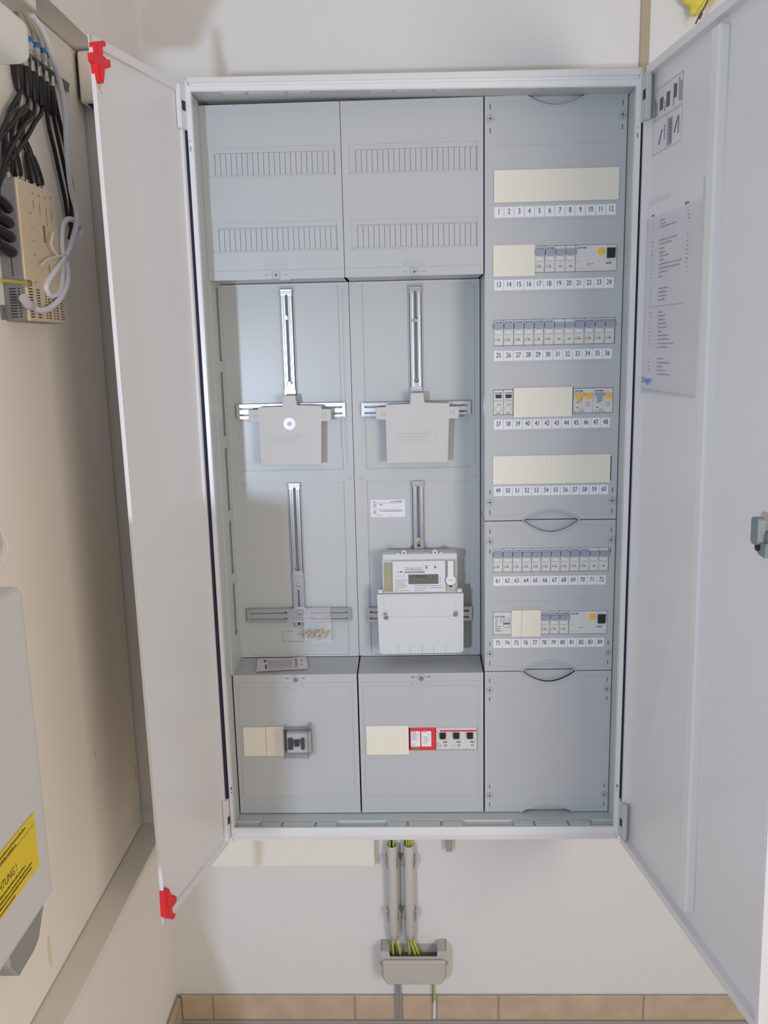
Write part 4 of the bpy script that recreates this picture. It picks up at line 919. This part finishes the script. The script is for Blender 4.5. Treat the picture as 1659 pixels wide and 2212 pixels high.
obj('terminal_cover', MB().plate(o, [], FY(0.0975), 0.0, -0.038).plate([(0.3060, 0.4440), (0.3062, 0.4140), (0.4460, 0.4140), (0.4478, 0.4440)], [], FY(0.0975), 0.0012, 0.0), meter_grey, t)
mT = FY(0.0975)
b = MB()
for x in (0.3325, 0.3563, 0.3800, 0.4035, 0.4270): b.quad(mT, x - 0.0003, x + 0.0003, 0.3245, 0.3400, 0.0003)
obj('moulded_line', b, seam, t)
obj('moulded_line', MB().quad(mT, 0.304, 0.452, 0.4000, 0.4005, 0.0003), ridge, t)
for x, z in ((0.3080, 0.4075), (0.4480, 0.4085)):
    s = obj('seal_screw', MB().cyl((x, 0.0968, z), (0, -1, 0), 0.0052, 0.0025, 18, 0.0045), meter_grey, t)
    obj('screw_head', MB().cyl((x, 0.0943, z + 0.0003), (0, -1, 0), 0.0030, 0.0008, 14), steel, s)
    obj('lead_seal', MB().cyl((x + (0.0015 if x < 0.4 else -0.0010), 0.0965, z - 0.0075 + (0.0035 if x > 0.4 else 0)), (0, -1, 0), 0.0042, 0.0026, 16), seal_grey, s)
for x in (0.2990, 0.4555):
    obj('side_clip', MB().rbox(x - 0.0048, x + 0.0048, 0.0990, 0.1100, 0.4480, 0.4560, 0.001, 1), meter_grey, t)
for x in (0.3470, 0.4080):
    b = MB().ring((x, 0.1060, 0.5312), (0, -1, 0), 0.0022, 0.0054, 0.010, 18); obj('seal_boss', b, meter_grey, t)
for x in (0.3352, 0.4195): obj('top_clip', MB().rbox(x - 0.0034, x + 0.0034, 0.1000, 0.1080, 0.5262, 0.5305, 0.0008, 1), meter_grey, t)
obj('hanging_eye', MB().plate([(0.3665, 0.527), (0.3880, 0.527), (0.3870, 0.5400), (0.3830, 0.5490), (0.3770, 0.5520), (0.3710, 0.5490), (0.3680, 0.5400)], [rrect(0.3735, 0.3810, 0.5325, 0.5475, 0.0034)], FY(YB - 0.0035), 0.0, -0.0015), zinc, t)

# ---- bag of screws taped to the bar, leaflet on the ledge
bagM = film
t = thing('screw_bag', 'small clear crinkled plastic bag hanging on the lower left cross bar', 'bag', (0.168, 0.135, 0.336))
b = MB(); nx, nz = 12, 16; P = []
for j in range(nz + 1):
    for i in range(nx + 1):
        P.append((0.1405 + 0.054 * i / nx + random.uniform(-0.0006, 0.0006), 0.1335 + random.uniform(-0.0032, 0.0020) - 0.006 * max(0, 1 - abs(j - 4) / 4) , 0.3362 + 0.0745 * j / nz))
b.add(P, [(j * (nx + 1) + i, j * (nx + 1) + i + 1, (j + 1) * (nx + 1) + i + 1, (j + 1) * (nx + 1) + i) for j in range(nz) for i in range(nx)])
obj('bag_front', b, film, t)
b = MB(); P = [(p[0], 0.1400 + random.uniform(-0.0008, 0.0008), p[2]) for p in P]
b.add(P, [(j * (nx + 1) + i, j * (nx + 1) + i + 1, (j + 1) * (nx + 1) + i + 1, (j + 1) * (nx + 1) + i) for j in range(nz) for i in range(nx)])
obj('bag_back', b, film, t)
scr = [(0.146, 0.3535, 0.3), (0.152, 0.3560, -0.5), (0.1575, 0.3545, 0.9), (0.163, 0.3570, -0.2), (0.169, 0.3545, 0.5), (0.175, 0.3560, -0.9), (0.181, 0.3545, 0.2), (0.187, 0.3560, 1.1), (0.156, 0.3490, 0.0), (0.178, 0.3500, 0.4)]
words = ('leftmost loose brass screw lying in the clear bag', 'second brass screw from the left in the clear bag', 'third brass screw from the left in the clear bag', 'fourth brass screw from the left in the clear bag', 'fifth brass screw from the left in the clear bag', 'sixth brass screw from the left in the clear bag', 'seventh brass screw from the left in the clear bag', 'rightmost loose brass screw lying in the clear bag', 'lower left brass screw under the others in the clear bag', 'lower right brass screw under the others in the clear bag')
for i, ((x, z, a), lb) in enumerate(zip(scr, words)):
    d = Vector((math.cos(a), 0, math.sin(a))); c = Vector((x, 0.1360, z))
    b = MB().cyl(c - d * 0.006, d, 0.0023, 0.013, 8, 0.0014).cyl(c - d * 0.009, d, 0.0042, 0.003, 10, 0.0024)
    tag(obj('brass_screw', b, brass), lb, 'screw', 'brass screws in the bag')
lf = thing('leaflet_bag', 'white printed leaflet in a plastic sleeve lying on the lower left ledge', 'leaflet', (0.095, 0.115, 0.299))
A = [(0.0499, 0.0670, 0.3000), (0.1516, 0.0790, 0.3003), (0.1414, 0.1400, 0.3020), (0.0420, 0.1320, 0.3016)]
def LF(u, v, h):
    p = [A[0][i] * (1 - u) * (1 - v) + A[1][i] * u * (1 - v) + A[2][i] * u * v + A[3][i] * (1 - u) * v for i in range(3)]
    return (p[0], p[1], p[2] + h + 0.0010 * math.sin(u * 9) * v)
b = MB(); n = 10
for side in (0.0012, 0.0): b.add([LF(i / n, j / 4, side) for j in range(5) for i in range(n + 1)], [(j * (n + 1) + i, j * (n + 1) + i + 1, (j + 1) * (n + 1) + i + 1, (j + 1) * (n + 1) + i) for j in range(4) for i in range(n)])
obj('leaflet', b, mat('leaflet_paper', (222, 216, 216), 0.45), lf)
p = MB()
for i in range(11): scribble(p, LF, 0.22, 0.20 + i * 0.06, 0.5, 0.022, 0.0022)
obj('print', p, ink_lt, lf)
p = MB()
for q in (0.25, 0.62): p.poly(LF, [(0.875, q + 0.02), (0.895, q), (0.915, q + 0.02), (0.90, q + 0.03), (0.90, q + 0.14), (0.89, q + 0.14), (0.89, q + 0.03)], 0.0024)
p.quad(LF, 0.17, 0.20, 0.15, 0.45, 0.0024)
for i in range(8): p.quad(LF, 0.18 + i * 0.075, 0.22 + i * 0.075, 0.075, 0.10, 0.0024)
obj('print', p, mat('ink_brown', (110, 92, 94), 0.7), lf)
obj('print', MB().poly(LF, [(0.13, 0.70), (0.17, 0.66), (0.19, 0.80), (0.14, 0.84)], 0.0024), red_ind, lf)
obj('print', MB().quad(LF, 0.765, 0.80, 0.14, 0.86, 0.0024), stripe_grey, lf)

# ------------------------------------------------------------------ under the cabinet
t = thing('cable_duct', 'cream cable duct on the wall under the left half of the cabinet', 'duct', (0.05, 0.19, -0.203))
obj('trunk', MB().rbox(-0.19, 0.270, 0.180, YW, -0.203, -0.060, 0.003, 2), duct_cream, t)
obj('lid', MB().rbox(-0.188, 0.269, 0.177, 0.181, -0.199, -0.064, 0.0015, 2), duct_cream, t)
tag(obj('wall_spacer', MB().rbox(0.428, 0.441, 0.188, YW, -0.172, -0.06, 0.001, 1), cable_grey), 'short grey stub on the wall right of the conduits', 'stub')
def conduit(x, label):
    t = thing('conduit', label, 'conduit', (x, 0.192, -0.389), 'grey conduits under the cabinet')
    prof = [(0.0088, -0.1570), (0.0118, -0.1560), (0.0120, -0.158), (0.0120, -0.3740), (0.0104, -0.3760), (0.0102, -0.3890), (0.0088, -0.3890), (0.0088, -0.1570)]
    obj('tube', MB().lathe((x, 0.192, 0), prof, 24), conduit_grey, t)
    return t
conduit(0.3078, 'left one of two grey conduits with green yellow wires'); conduit(0.3448, 'right one of two grey conduits with green yellow wires')
def clamp(x, z, label):
    t = thing('conduit_clamp', label, 'clamp', (x, 0.2, z - 0.012), 'conduit clamps')
    A = [math.radians(a) for a in range(-34, 215, 15)]
    o = [(x + 0.0150 * math.cos(a), 0.192 + 0.0150 * math.sin(a)) for a in A]; i_ = [(x + 0.0122 * math.cos(a), 0.192 + 0.0122 * math.sin(a)) for a in reversed(A)]
    # open towards the viewer: rotate the gap to -y
    P = [(px, 2 * 0.192 - py) if False else (px, py) for px, py in o + i_]
    obj('clip_ring', MB().plate(P, [], FZ(z), 0.010, -0.010), mat('clamp_grey', (158, 156, 158), 0.5), t)
    for sg in (-1, 1):
        obj('clip_lip', MB().tube([(x + sg * 0.0124, 0.1845, z + 0.009), (x + sg * 0.0150, 0.1800, z + 0.004), (x + sg * 0.0135, 0.1800, z - 0.008), (x + sg * 0.0108, 0.1845, z - 0.019)], 0.0014, 6, 4), mat('clamp_grey', (158, 156, 158), 0.5), t)
    obj('clip_foot', MB().rbox(x - 0.010, x + 0.010, 0.2045, YW, z - 0.009, z + 0.009, 0.001, 1), mat('clamp_grey', (158, 156, 158), 0.5), t)
for x, n in ((0.3078, 'left'), (0.3448, 'right')):
    for z, q in ((-0.190, 'upper'), (-0.3215, 'lower')):
        clamp(x, z, '%s grey clamp holding the %s conduit' % (q, n))
# earthing wires
def striped(name, pts, r, label, grp):
    t = thing(name, label, 'wire', pts[-1], grp)
    obj('insulation', MB().tube(pts, r, 8, 5), wire_y, t)
    off = [(p[0] - r * 0.55, p[1] - r * 0.62, p[2]) for p in pts]
    obj('green_stripe', MB().tube(off, r * 0.55, 6, 5), wire_g, t)
G = 'earthing wires'
striped('earth_wire', [(0.302, 0.190, -0.12), (0.304, 0.190, -0.25), (0.3035, 0.190, -0.380), (0.3045, 0.187, -0.410), (0.3050, 0.186, -0.440)], 0.0027, 'leftmost green yellow wire entering the bonding bar cover', G)
striped('earth_wire', [(0.311, 0.190, -0.12), (0.311, 0.190, -0.25), (0.312, 0.190, -0.380), (0.3185, 0.187, -0.410), (0.3230, 0.186, -0.440)], 0.0026, 'second green yellow wire from the left entering the bonding bar cover', G)
striped('earth_wire', [(0.340, 0.190, -0.12), (0.340, 0.190, -0.25), (0.3395, 0.190, -0.380), (0.3410, 0.187, -0.410), (0.3425, 0.186, -0.440)], 0.0026, 'middle green yellow wire leaving the right conduit', G)
striped('earth_wire', [(0.345, 0.190, -0.12), (0.345, 0.190, -0.25), (0.3440, 0.188, -0.380), (0.3510, 0.185, -0.410), (0.3590, 0.184, -0.440)], 0.0026, 'green yellow wire crossing in front from the right conduit', G)
striped('earth_wire', [(0.350, 0.193, -0.12), (0.350, 0.193, -0.25), (0.3495, 0.193, -0.380), (0.3570, 0.190, -0.410), (0.3670, 0.189, -0.440)], 0.0027, 'rightmost green yellow wire entering the bonding bar cover', G)
tag(obj('black_wire', MB().tube([(0.306, 0.194, -0.10), (0.3075, 0.194, -0.17), (0.308, 0.194, -0.30)], 0.0034, 8), cable_black), 'black wire dropping into the left conduit', 'wire', 'black wires in the conduits')
tag(obj('black_wire', MB().tube([(0.337, 0.196, -0.10), (0.3385, 0.196, -0.17), (0.339, 0.197, -0.30)], 0.0030, 8), cable_black), 'black wire dropping into the right conduit', 'wire', 'black wires in the conduits')
# bonding bar cover
t = thing('bonding_bar_cover', 'grey plastic bonding bar cover with a wide top notch', 'cover', (0.352, 0.19, -0.486))
o = [(0.2787, -0.4035), (0.2790, -0.4600), (0.2835, -0.4745), (0.2910, -0.4857), (0.4135, -0.4857), (0.4215, -0.4740), (0.4250, -0.4630), (0.4252, -0.4035)]
b = MB().plate(o + [(0.4060, -0.4035), (0.4035, -0.4180), (0.2990, -0.4180), (0.2960, -0.4035)], [], FY(0.167), 0.0, -0.003)
b.add([(p[0], 0.170, p[1]) for p in o] + [(p[0], YW, p[1]) for p in o], [(i, i + 1, i + 9, i + 8) for i in range(7)])
b.rbox(0.2787, 0.2975, 0.168, YW, -0.4250, -0.4035, 0.004, 3).rbox(0.4045, 0.4252, 0.168, YW, -0.4250, -0.4035, 0.004, 3)
obj('shell', b, bond_grey, t)
soften(obj('raised_front', MB().plate([(0.2815, -0.4220), (0.4225, -0.4220), (0.4225, -0.4630), (0.4185, -0.4730), (0.4110, -0.4830), (0.2935, -0.4830), (0.2860, -0.4730), (0.2815, -0.4610)], [], FY(0.158), 0.0, -0.0095), bond_grey, t), 0.0075, 4)
for x in (0.2765, 0.4275): obj('side_latch', MB().rbox(x - 0.0025, x + 0.0025, 0.182, 0.192, -0.4515, -0.4470, 0.0008, 1), bond_grey, t)
obj('terminal_bar', MB().rbox(0.300, 0.402, 0.186, 0.196, -0.452, -0.442, 0.001, 1), brass, t)
obj('terminal_base', MB().box(0.290, 0.413, 0.2075, YW, -0.475, -0.416), bond_grey, t)
# cables running down over the skirting
G2 = 'grey cables at the skirting'
for i, (x, lb) in enumerate(((0.3100, 'leftmost grey flat cable in the skirting notch'), (0.3145, 'middle grey flat cable in the skirting notch'), (0.3190, 'rightmost grey flat cable in the skirting notch'))):
    tag(obj('grey_cable', MB().tube([(x - 0.001, 0.203, -0.470), (x, 0.203, -0.53), (x + 0.0003, 0.202, -0.606)], 0.0023, 8), cable_grey), lb, 'cable', G2)
t = thing('earth_lead', 'green yellow earth lead with white tape in the right skirting notch', 'wire', (0.397, 0.203, -0.606))
obj('insulation', MB().tube([(0.3965, 0.203, -0.470), (0.3965, 0.203, -0.53), (0.3970, 0.203, -0.566)], 0.0028, 8), wire_y, t)
obj('green_stripe', MB().tube([(0.3950, 0.2010, -0.470), (0.3950, 0.2010, -0.53), (0.3955, 0.2010, -0.566)], 0.0014, 6), wire_g, t)
obj('white_tape', MB().tube([(0.3970, 0.203, -0.558), (0.3975, 0.203, -0.575), (0.3970, 0.203, -0.606)], 0.0034, 8), white_pl, t)

# ------------------------------------------------------------------ niche on the left wall
# large white appliance box
t = thing('wall_appliance', 'large white wall appliance with a yellow warning label in the niche', 'appliance', (-0.17, -0.75, 0.25))
obj('housing', MB().rbox(-0.235, -0.100, -0.785, -0.567, 0.252, 0.660, 0.012, 4), appliance, t)
obj('back_mount', MB().rbox(-0.2525, -0.234, -0.77, -0.60, 0.27, 0.64, 0.004, 2), appliance, t)
obj('hood', MB().cyl((-0.185, -0.640, 0.655), (0, 0, 1), 0.055, 0.022, 28, 0.048), appliance, t)
gb = obj('gland_block', MB().plate([(-0.500, 0.262), (-0.392, 0.262), (-0.386, 0.105), (-0.412, 0.068), (-0.430, 0.062), (-0.480, 0.060), (-0.500, 0.090)], [], FX(-0.2515), 0.045, 0.0), mat('gland_grey', (150, 146, 144), 0.5), t)
mA = FX(-0.100)
yl = obj('warning_label', MB().quad(mA, -0.775, -0.6045, 0.3145, 0.3865, 0.0006), yellow_lab, t, label='yellow warning label')
b = MB(); text(b, 'ACHTUNG !', mA, -0.7190, 0.3440, 0.0140, 0.001, 0.78)
b.quad(mA, -0.773, -0.6055, 0.3715, 0.3719, 0.001)
for z, a, w in ((0.3790, -0.772, 0.142), (0.3730, -0.772, 0.117), (0.3360, -0.77, 0.130), (0.3295, -0.772, 0.148), (0.3240, -0.772, 0.148), (0.3180, -0.772, 0.102)):
    scribble(b, mA, a, z, w, 0.0028, 0.001)
obj('lettering', b, mat('label_ink', (92, 82, 20), 0.7), yl)
tag(obj('thin_white_cable', MB().tube([(-0.246, -0.42, 0.78), (-0.240, -0.3560, 0.722), (-0.234, -0.3280, 0.664), (-0.232, -0.3290, 0.645), (-0.236, -0.372, 0.612), (-0.240, -0.45, 0.575)], 0.0022, 8), white_pl), 'thin white cable bowing out above the wall appliance', 'cable')

# multiswitch
t = thing('antenna_multiswitch', 'beige and grey antenna multiswitch box with black plugs on the niche board', 'antenna switch', (-0.234, -0.14, 0.978))
y0, y1, z0, z1 = -0.2120, -0.0690, 0.9790, 1.1880
obj('body', MB().rbox(XN, -0.219, y0, y1, z0, z1, 0.0015, 1), switch_grey, t)
obj('front_cover', MB().rbox(-0.2195, -0.2155, y0 + 0.0005, y1, z0, z1, 0.0015, 2), switch_beige, t)
obj('mounting_ear', MB().rbox(XN, XN + 0.002, y0 - 0.018, y0, 0.981, 1.003, 0.0005, 1), switch_grey, t)
obj('ear_screw', MB().cyl((XN + 0.002, y0 - 0.010, 0.9945), (1, 0, 0), 0.0028, 0.0015, 12), steel, t)
mW = FX(-0.2155)
b = MB(); 
for i in range(11):
    z = 0.9845 + i * 0.0042
    for ya, yb, skip in ((-0.2055, -0.1925, ()), (-0.178, -0.166, ()), (-0.147, -0.142, (3,)), (-0.1365, -0.1285, (3,)), (-0.117, -0.112, (9, 10)), (-0.106, -0.0985, (10,)), (-0.0865, -0.0815, ()), (-0.0785, -0.0745, (4,))):
        if i in skip: continue
        b.quad(mW, ya, yb, z, z + 0.0017, 0.0003)
vs_ = obj('vent_slots', b, dark_gap, t); vs_['kind'] = 'stuff'
mN = FY(y0)
b = MB()
for i in range(11):
    z = 0.9845 + i * 0.0042
    b.quad(mN, -0.243, -0.2325, z, z + 0.0017, 0.0003).quad(mN, -0.2295, -0.2265, z, z + 0.0017, 0.0003)
for i in range(7): b.quad(mN, -0.236, -0.2335, 1.046 + i * 0.004, 1.0485 + i * 0.004, 0.0003)
vs_ = obj('vent_slots', b, dark_gap, t); vs_['kind'] = 'stuff'
p = MB()
for a, q in ((-0.161, 1.172), (-0.137, 1.172), (-0.113, 1.173), (-0.089, 1.177)): p.quad(mW, a, a + 0.0035, q, q + 0.003, 0.0003)
for a, q0, q1 in ((-0.160, 1.150, 1.164), (-0.137, 1.146, 1.162), (-0.113, 1.130, 1.158), (-0.092, 1.142, 1.160)): p.quad(mW, a, a + 0.0018, q0, q1, 0.0003)
for a, q in ((-0.175, 1.1415), (-0.174, 1.1205), (-0.1735, 1.100), (-0.174, 1.079), (-0.178, 1.038)): p.quad(mW, a, a + 0.004, q, q + 0.0022, 0.0003)
p.quad(mW, -0.131, -0.122, 1.103, 1.130, 0.0003).quad(mW, -0.121, -0.117, 1.055, 1.070, 0.0003)
obj('print', p, mat('print_brown', (150, 132, 108), 0.7), t)
for y in (-0.1900, -0.1585, -0.127, -0.1000, -0.0785):
    obj('socket', MB().cyl((-0.236, y, z1 - 0.001), (0, 0, 1), 0.0048, 0.012, 14), steel, t)
for z in (1.1415, 1.1205, 1.1005, 1.0795):
    obj('socket', MB().cyl((-0.228, y0 + 0.001, z), (0, -1, 0), 0.0050, 0.008, 14), steel, t)
es = obj('earth_terminal', MB().rbox(-0.222, -0.2135, y0 - 0.002, y0 + 0.008, 1.0300, 1.0400, 0.001, 1), steel, t)
obj('earth_screw', MB().cyl((-0.2135, y0 + 0.003, 1.035), (1, 0, 0), 0.0046, 0.004, 14), brass, es)
striped('earth_wire', [(-0.232, -0.335, 1.060), (-0.226, -0.318, 1.040), (-0.221, -0.300, 1.0335), (-0.219, -0.260, 1.0345), (-0.2175, -0.214, 1.0350)], 0.0023, 'green yellow wire screwed to the left side of the multiswitch', G)

# earthing rail with screw connectors
t = thing('earthing_rail', 'grey green metal earthing rail with coax couplers above the multiswitch', 'rail', (-0.243, -0.1, 1.398))
obj('rail', MB().box(XN, -0.2315, -0.34, 0.085, 1.3985, 1.4005).add([(XN, 0.085, 1.3985), (-0.2315, 0.085, 1.3985), (XN, 0.135, 1.3985), (XN, 0.085, 1.4005), (-0.2315, 0.085, 1.4005), (XN, 0.135, 1.4005)], [(0, 1, 2), (3, 4, 5), (0, 1, 4, 3), (1, 2, 5, 4), (0, 2, 5, 3)]), rail_green, t)
CY = [-0.1085, -0.0765, -0.0500, -0.0235, 0.0040, 0.0305]
for y in CY:
    obj('coupler', MB().cyl((-0.242, y, 1.380), (0, 0, 1), 0.0052, 0.040, 14), steel, t)
GC = 'black coax cables on the niche'
def coax(pts, label, plug0=True, plug1=False, r=0.0036):
    t = thing('coax_cable', label, 'cable', pts[0], GC)
    obj('jacket', MB().tube(pts, r, 8, 5), cable_black, t)
    for on, p, q in ((plug0, pts[0], pts[1]), (plug1, pts[-1], pts[-2])):
        if on:
            p = Vector(p); d = (Vector(q) - p).normalized()
            obj('plug', MB().tube([p - d * 0.004, p + d * 0.004, p + d * 0.022, p + d * 0.036, p + d * 0.042], 0.007, 12, 3, [0.0072, 0.0088, 0.0080, 0.0062, 0.0044]), cable_black, t)
Zc = 1.376
coax([(-0.242, CY[0], Zc), (-0.242, CY[0], 1.335), (-0.236, -0.1376, 1.305), (-0.232, -0.1780, 1.283), (-0.230, -0.215, 1.250), (-0.228, -0.262, 1.215)], 'black coax from the leftmost rail coupler sweeping off to the left')
coax([(-0.242, CY[1], Zc), (-0.242, CY[1], 1.335), (-0.238, -0.100, 1.308), (-0.236, -0.1426, 1.2875), (-0.236, -0.1732, 1.2654), (-0.236, -0.235, 1.225)], 'black coax from the second rail coupler sweeping off to the left')
coax([(-0.242, CY[2], Zc), (-0.242, CY[2], 1.335), (-0.235, -0.080, 1.305), (-0.232, -0.1228, 1.2825), (-0.230, -0.1691, 1.2485), (-0.228, -0.215, 1.210), (-0.226, -0.252, 1.165), (-0.226, -0.2470, 1.148), (-0.227, -0.226, 1.1420)], 'black coax from the third rail coupler bending down to the top side plug', True, True)
coax([(-0.242, CY[3], Zc), (-0.242, CY[3], 1.330), (-0.240, -0.0641, 1.299), (-0.240, -0.0984, 1.2704), (-0.236, -0.1499, 1.2371), (-0.230, -0.212, 1.200), (-0.226, -0.262, 1.150), (-0.226, -0.2500, 1.1230), (-0.227, -0.226, 1.1208)], 'black coax from the fourth rail coupler bending down to the second side plug', True, True)
coax([(-0.246, CY[4], Zc), (-0.246, CY[4] + 0.002, 1.335), (-0.246, 0.0110, 1.3058), (-0.246, 0.0240, 1.2796), (-0.246, 0.0337, 1.254), (-0.246, 0.0453, 1.224), (-0.246, 0.0546, 1.1987), (-0.246, 0.0600, 1.165)], 'black coax from the fifth rail coupler hanging behind the pale cable')
coax([(-0.246, CY[5], Zc), (-0.246, CY[5] + 0.004, 1.335), (-0.245, 0.0420, 1.305), (-0.244, 0.0520, 1.2731), (-0.244, 0.0640, 1.2424), (-0.244, 0.0737, 1.2119), (-0.244, 0.0748, 1.1853), (-0.244, 0.066, 1.150), (-0.244, 0.054, 1.132)], 'black coax from the rightmost rail coupler hanging behind the pale cable')
coax([(-0.248, 0.050, 1.380), (-0.248, 0.066, 1.335), (-0.248, 0.0880, 1.2936), (-0.248, 0.0933, 1.2585), (-0.248, 0.0997, 1.2263), (-0.248, 0.0939, 1.1933), (-0.248, 0.078, 1.155)], 'longest black coax hanging nearest the wall corner', False)
# cables plugged into the top of the multiswitch
for y, pts, lb in ((-0.1900, [(-0.2360, -0.190, 1.203), (-0.236, -0.189, 1.250), (-0.234, -0.175, 1.285), (-0.232, -0.150, 1.310), (-0.232, -0.125, 1.330)], 'black coax plugged in at the top left corner of the multiswitch'),
                   (-0.1585, [(-0.236, -0.1585, 1.203), (-0.238, -0.162, 1.250), (-0.238, -0.150, 1.278), (-0.238, -0.125, 1.300), (-0.240, -0.090, 1.318)], 'black coax plugged in second on the top of the multiswitch'),
                   (-0.1000, [(-0.236, -0.100, 1.203), (-0.242, -0.104, 1.250), (-0.246, -0.112, 1.272), (-0.246, -0.105, 1.290), (-0.247, -0.080, 1.310)], 'black coax plugged in third on the top of the multiswitch'),
                   (-0.0785, [(-0.236, -0.0785, 1.203), (-0.242, -0.086, 1.250), (-0.247, -0.098, 1.275), (-0.247, -0.086, 1.295), (-0.248, -0.060, 1.318)], 'black coax plugged in at the right end of the multiswitch top')):
    coax(pts, lb)
for z, lb in ((1.1005, 'black coax running to the third side plug of the multiswitch'), (1.0795, 'black coax running to the lowest side plug of the multiswitch')):
    coax([(-0.228, -0.224, z), (-0.228, -0.250, z + 0.003), (-0.226, -0.276, z + 0.022), (-0.224, -0.300, z + 0.060), (-0.222, -0.330, z + 0.110)], lb)
# beige cables with blue tape above the rail
GB = 'beige cables with blue tape'
for y, lb in zip(CY[2:], ('leftmost beige cable with blue tape above the rail', 'second beige cable with blue tape above the rail', 'third beige cable with blue tape above the rail', 'rightmost beige cable with blue tape above the rail')):
    t = thing('beige_cable', lb, 'cable', (-0.242, y, 1.418), GB)
    i = CY.index(y)
    obj('jacket', MB().tube([(-0.242, y, 1.416), (-0.242, y, 1.430), (-0.243, y - 0.010, 1.448), (-0.244, y - 0.030 - 0.006 * i, 1.468), (-0.246, y - 0.055 - 0.008 * i, 1.4835)], 0.0040, 8), cable_beige, t)
    obj('sleeve', MB().cyl((-0.242, y, 1.4125), (0, 0, 1), 0.0056, 0.011, 12), cable_beige, t)
    obj('tape_band', MB().cyl((-0.242, y, 1.4250), (0, 0, 1), 0.0052, 0.0075, 12).rbox(-0.2425, -0.2415, y, y + 0.012, 1.4265, 1.4315, 0.0003, 1), tape_blue, t)
# white plug-in supply and small duct end at the top
tag(obj('power_supply', MB().rbox(-0.198, -0.120, -0.55, -0.345, 1.297, 1.352, 0.014, 4), white_pl), 'rounded white power supply hanging at the top left of the niche', 'power supply')
tag(obj('duct_end', MB().rbox(XN, -0.200, -0.40, -0.112, 1.447, 1.484, 0.004, 2), duct_cream), 'cream duct end under the niche ceiling above the coax rail', 'duct')
# looped pale cable with white tie
t = thing('looped_cable', 'pale blue grey cable bundled in a loop hanging before the multiswitch', 'cable', (-0.212, -0.07, 1.0))
pts = [(-0.0985, 1.4466), (-0.0585, 1.4331), (-0.0319, 1.4068), (-0.007, 1.3748), (0.003, 1.3337), (-0.0005, 1.2805), (-0.0015, 1.2459), (0.0000, 1.2189), (0.0050, 1.198), (0.0131, 1.1775), (0.0096, 1.1547), (-0.0159, 1.1264), (-0.0438, 1.1012), (-0.0696, 1.0823), (-0.1053, 1.0618), (-0.1326, 1.0439), (-0.1435, 1.0315), (-0.1312, 1.0218), (-0.1038, 1.0247), (-0.0799, 1.0383), (-0.0676, 1.0609), (-0.0599, 1.086), (-0.0591, 1.1091), (-0.0532, 1.13), (-0.0407, 1.1451), (-0.0127, 1.1558), (0.0215, 1.1563), (0.0452, 1.1481), (0.023, 1.1296), (-0.0206, 1.1065), (-0.0496, 1.0842), (-0.0585, 1.0616), (-0.0721, 1.0415), (-0.1054, 1.0179), (-0.1489, 1.0013), (-0.1816, 0.996), (-0.214, 0.9985), (-0.2356, 1.0049)]
off = [0.0, 0.0, 0.0, 0.0, 0.0, 0.0, 0, 0, 0, 0.002, 0.004, 0.006, 0.007, 0.006, 0.003, 0.0, 0, 0, 0.0, -0.001, -0.002, -0.002, -0.002, -0.002, -0.003, -0.005, -0.006, -0.006, -0.005, -0.003, 0.002, 0.008, 0.011, 0.011, 0.010, 0.010, 0.010, 0.010]
obj('jacket', MB().tube([(-0.214 + o_ * 0.6, p[0], p[1]) for p, o_ in zip(pts, off)], 0.0046, 10, 5), cable_lav, t)
obj('end_plug', MB().tube([(-0.208, -0.214, 0.9985), (-0.208, -0.232, 1.003), (-0.208, -0.246, 1.012)], 0.006, 12, 4, [0.005, 0.0075, 0.0065]), mat('plug_pale', (200, 200, 206), 0.4), t)
tag(obj('wire_tie', MB().tube([(-0.203, -0.1765, 1.0657), (-0.202, -0.1523, 1.0755), (-0.201, -0.1214, 1.0824), (-0.200, -0.1039, 1.0854), (-0.200, -0.086, 1.0885), (-0.203, -0.0565, 1.0850), (-0.215, -0.054, 1.0840)], 0.0017, 8).tube([(-0.203, -0.1209, 1.12), (-0.203, -0.133, 1.1031), (-0.202, -0.1318, 1.0942), (-0.201, -0.1236, 1.0874), (-0.200, -0.1150, 1.0825)], 0.0015, 8), white_pl), 'white twist tie knotted round the looped pale cable', 'tie')

# ------------------------------------------------------------------ yellow foam above the right door
t = thing('foam_blob', 'yellow foam blob with a thin dark wire on the wall above the right door', 'foam', (0.90, 0.19, 1.50))
b = MB()
for x, z, r in ((0.888, 1.545, 0.016), (0.902, 1.535, 0.018), (0.918, 1.552, 0.020), (0.896, 1.562, 0.018), (0.897, 1.520, 0.009), (0.935, 1.560, 0.016)):
    bm = bmesh.new(); bmesh.ops.create_icosphere(bm, subdivisions=3, radius=r)
    for v in bm.verts: v.co = v.co * random.uniform(0.94, 1.05) + Vector((x, 0.192, z))
    bm.verts.index_update(); b.add([tuple(v.co) for v in bm.verts], [tuple(v.index for v in f.verts) for f in bm.faces], True); bm.free()
obj('foam', b, foam_y, t)
obj('wire', MB().tube([(0.918, 0.165, 1.545), (0.909, 0.166, 1.522), (0.900, 0.172, 1.505), (0.896, 0.180, 1.494)], 0.0014, 6).tube([(0.903, 0.170, 1.509), (0.899, 0.172, 1.500)], 0.003, 8), mat('wire_brown', (84, 74, 66), 0.6), t)
for o in list(bpy.data.objects):
    if 'org' in o: del o['org']
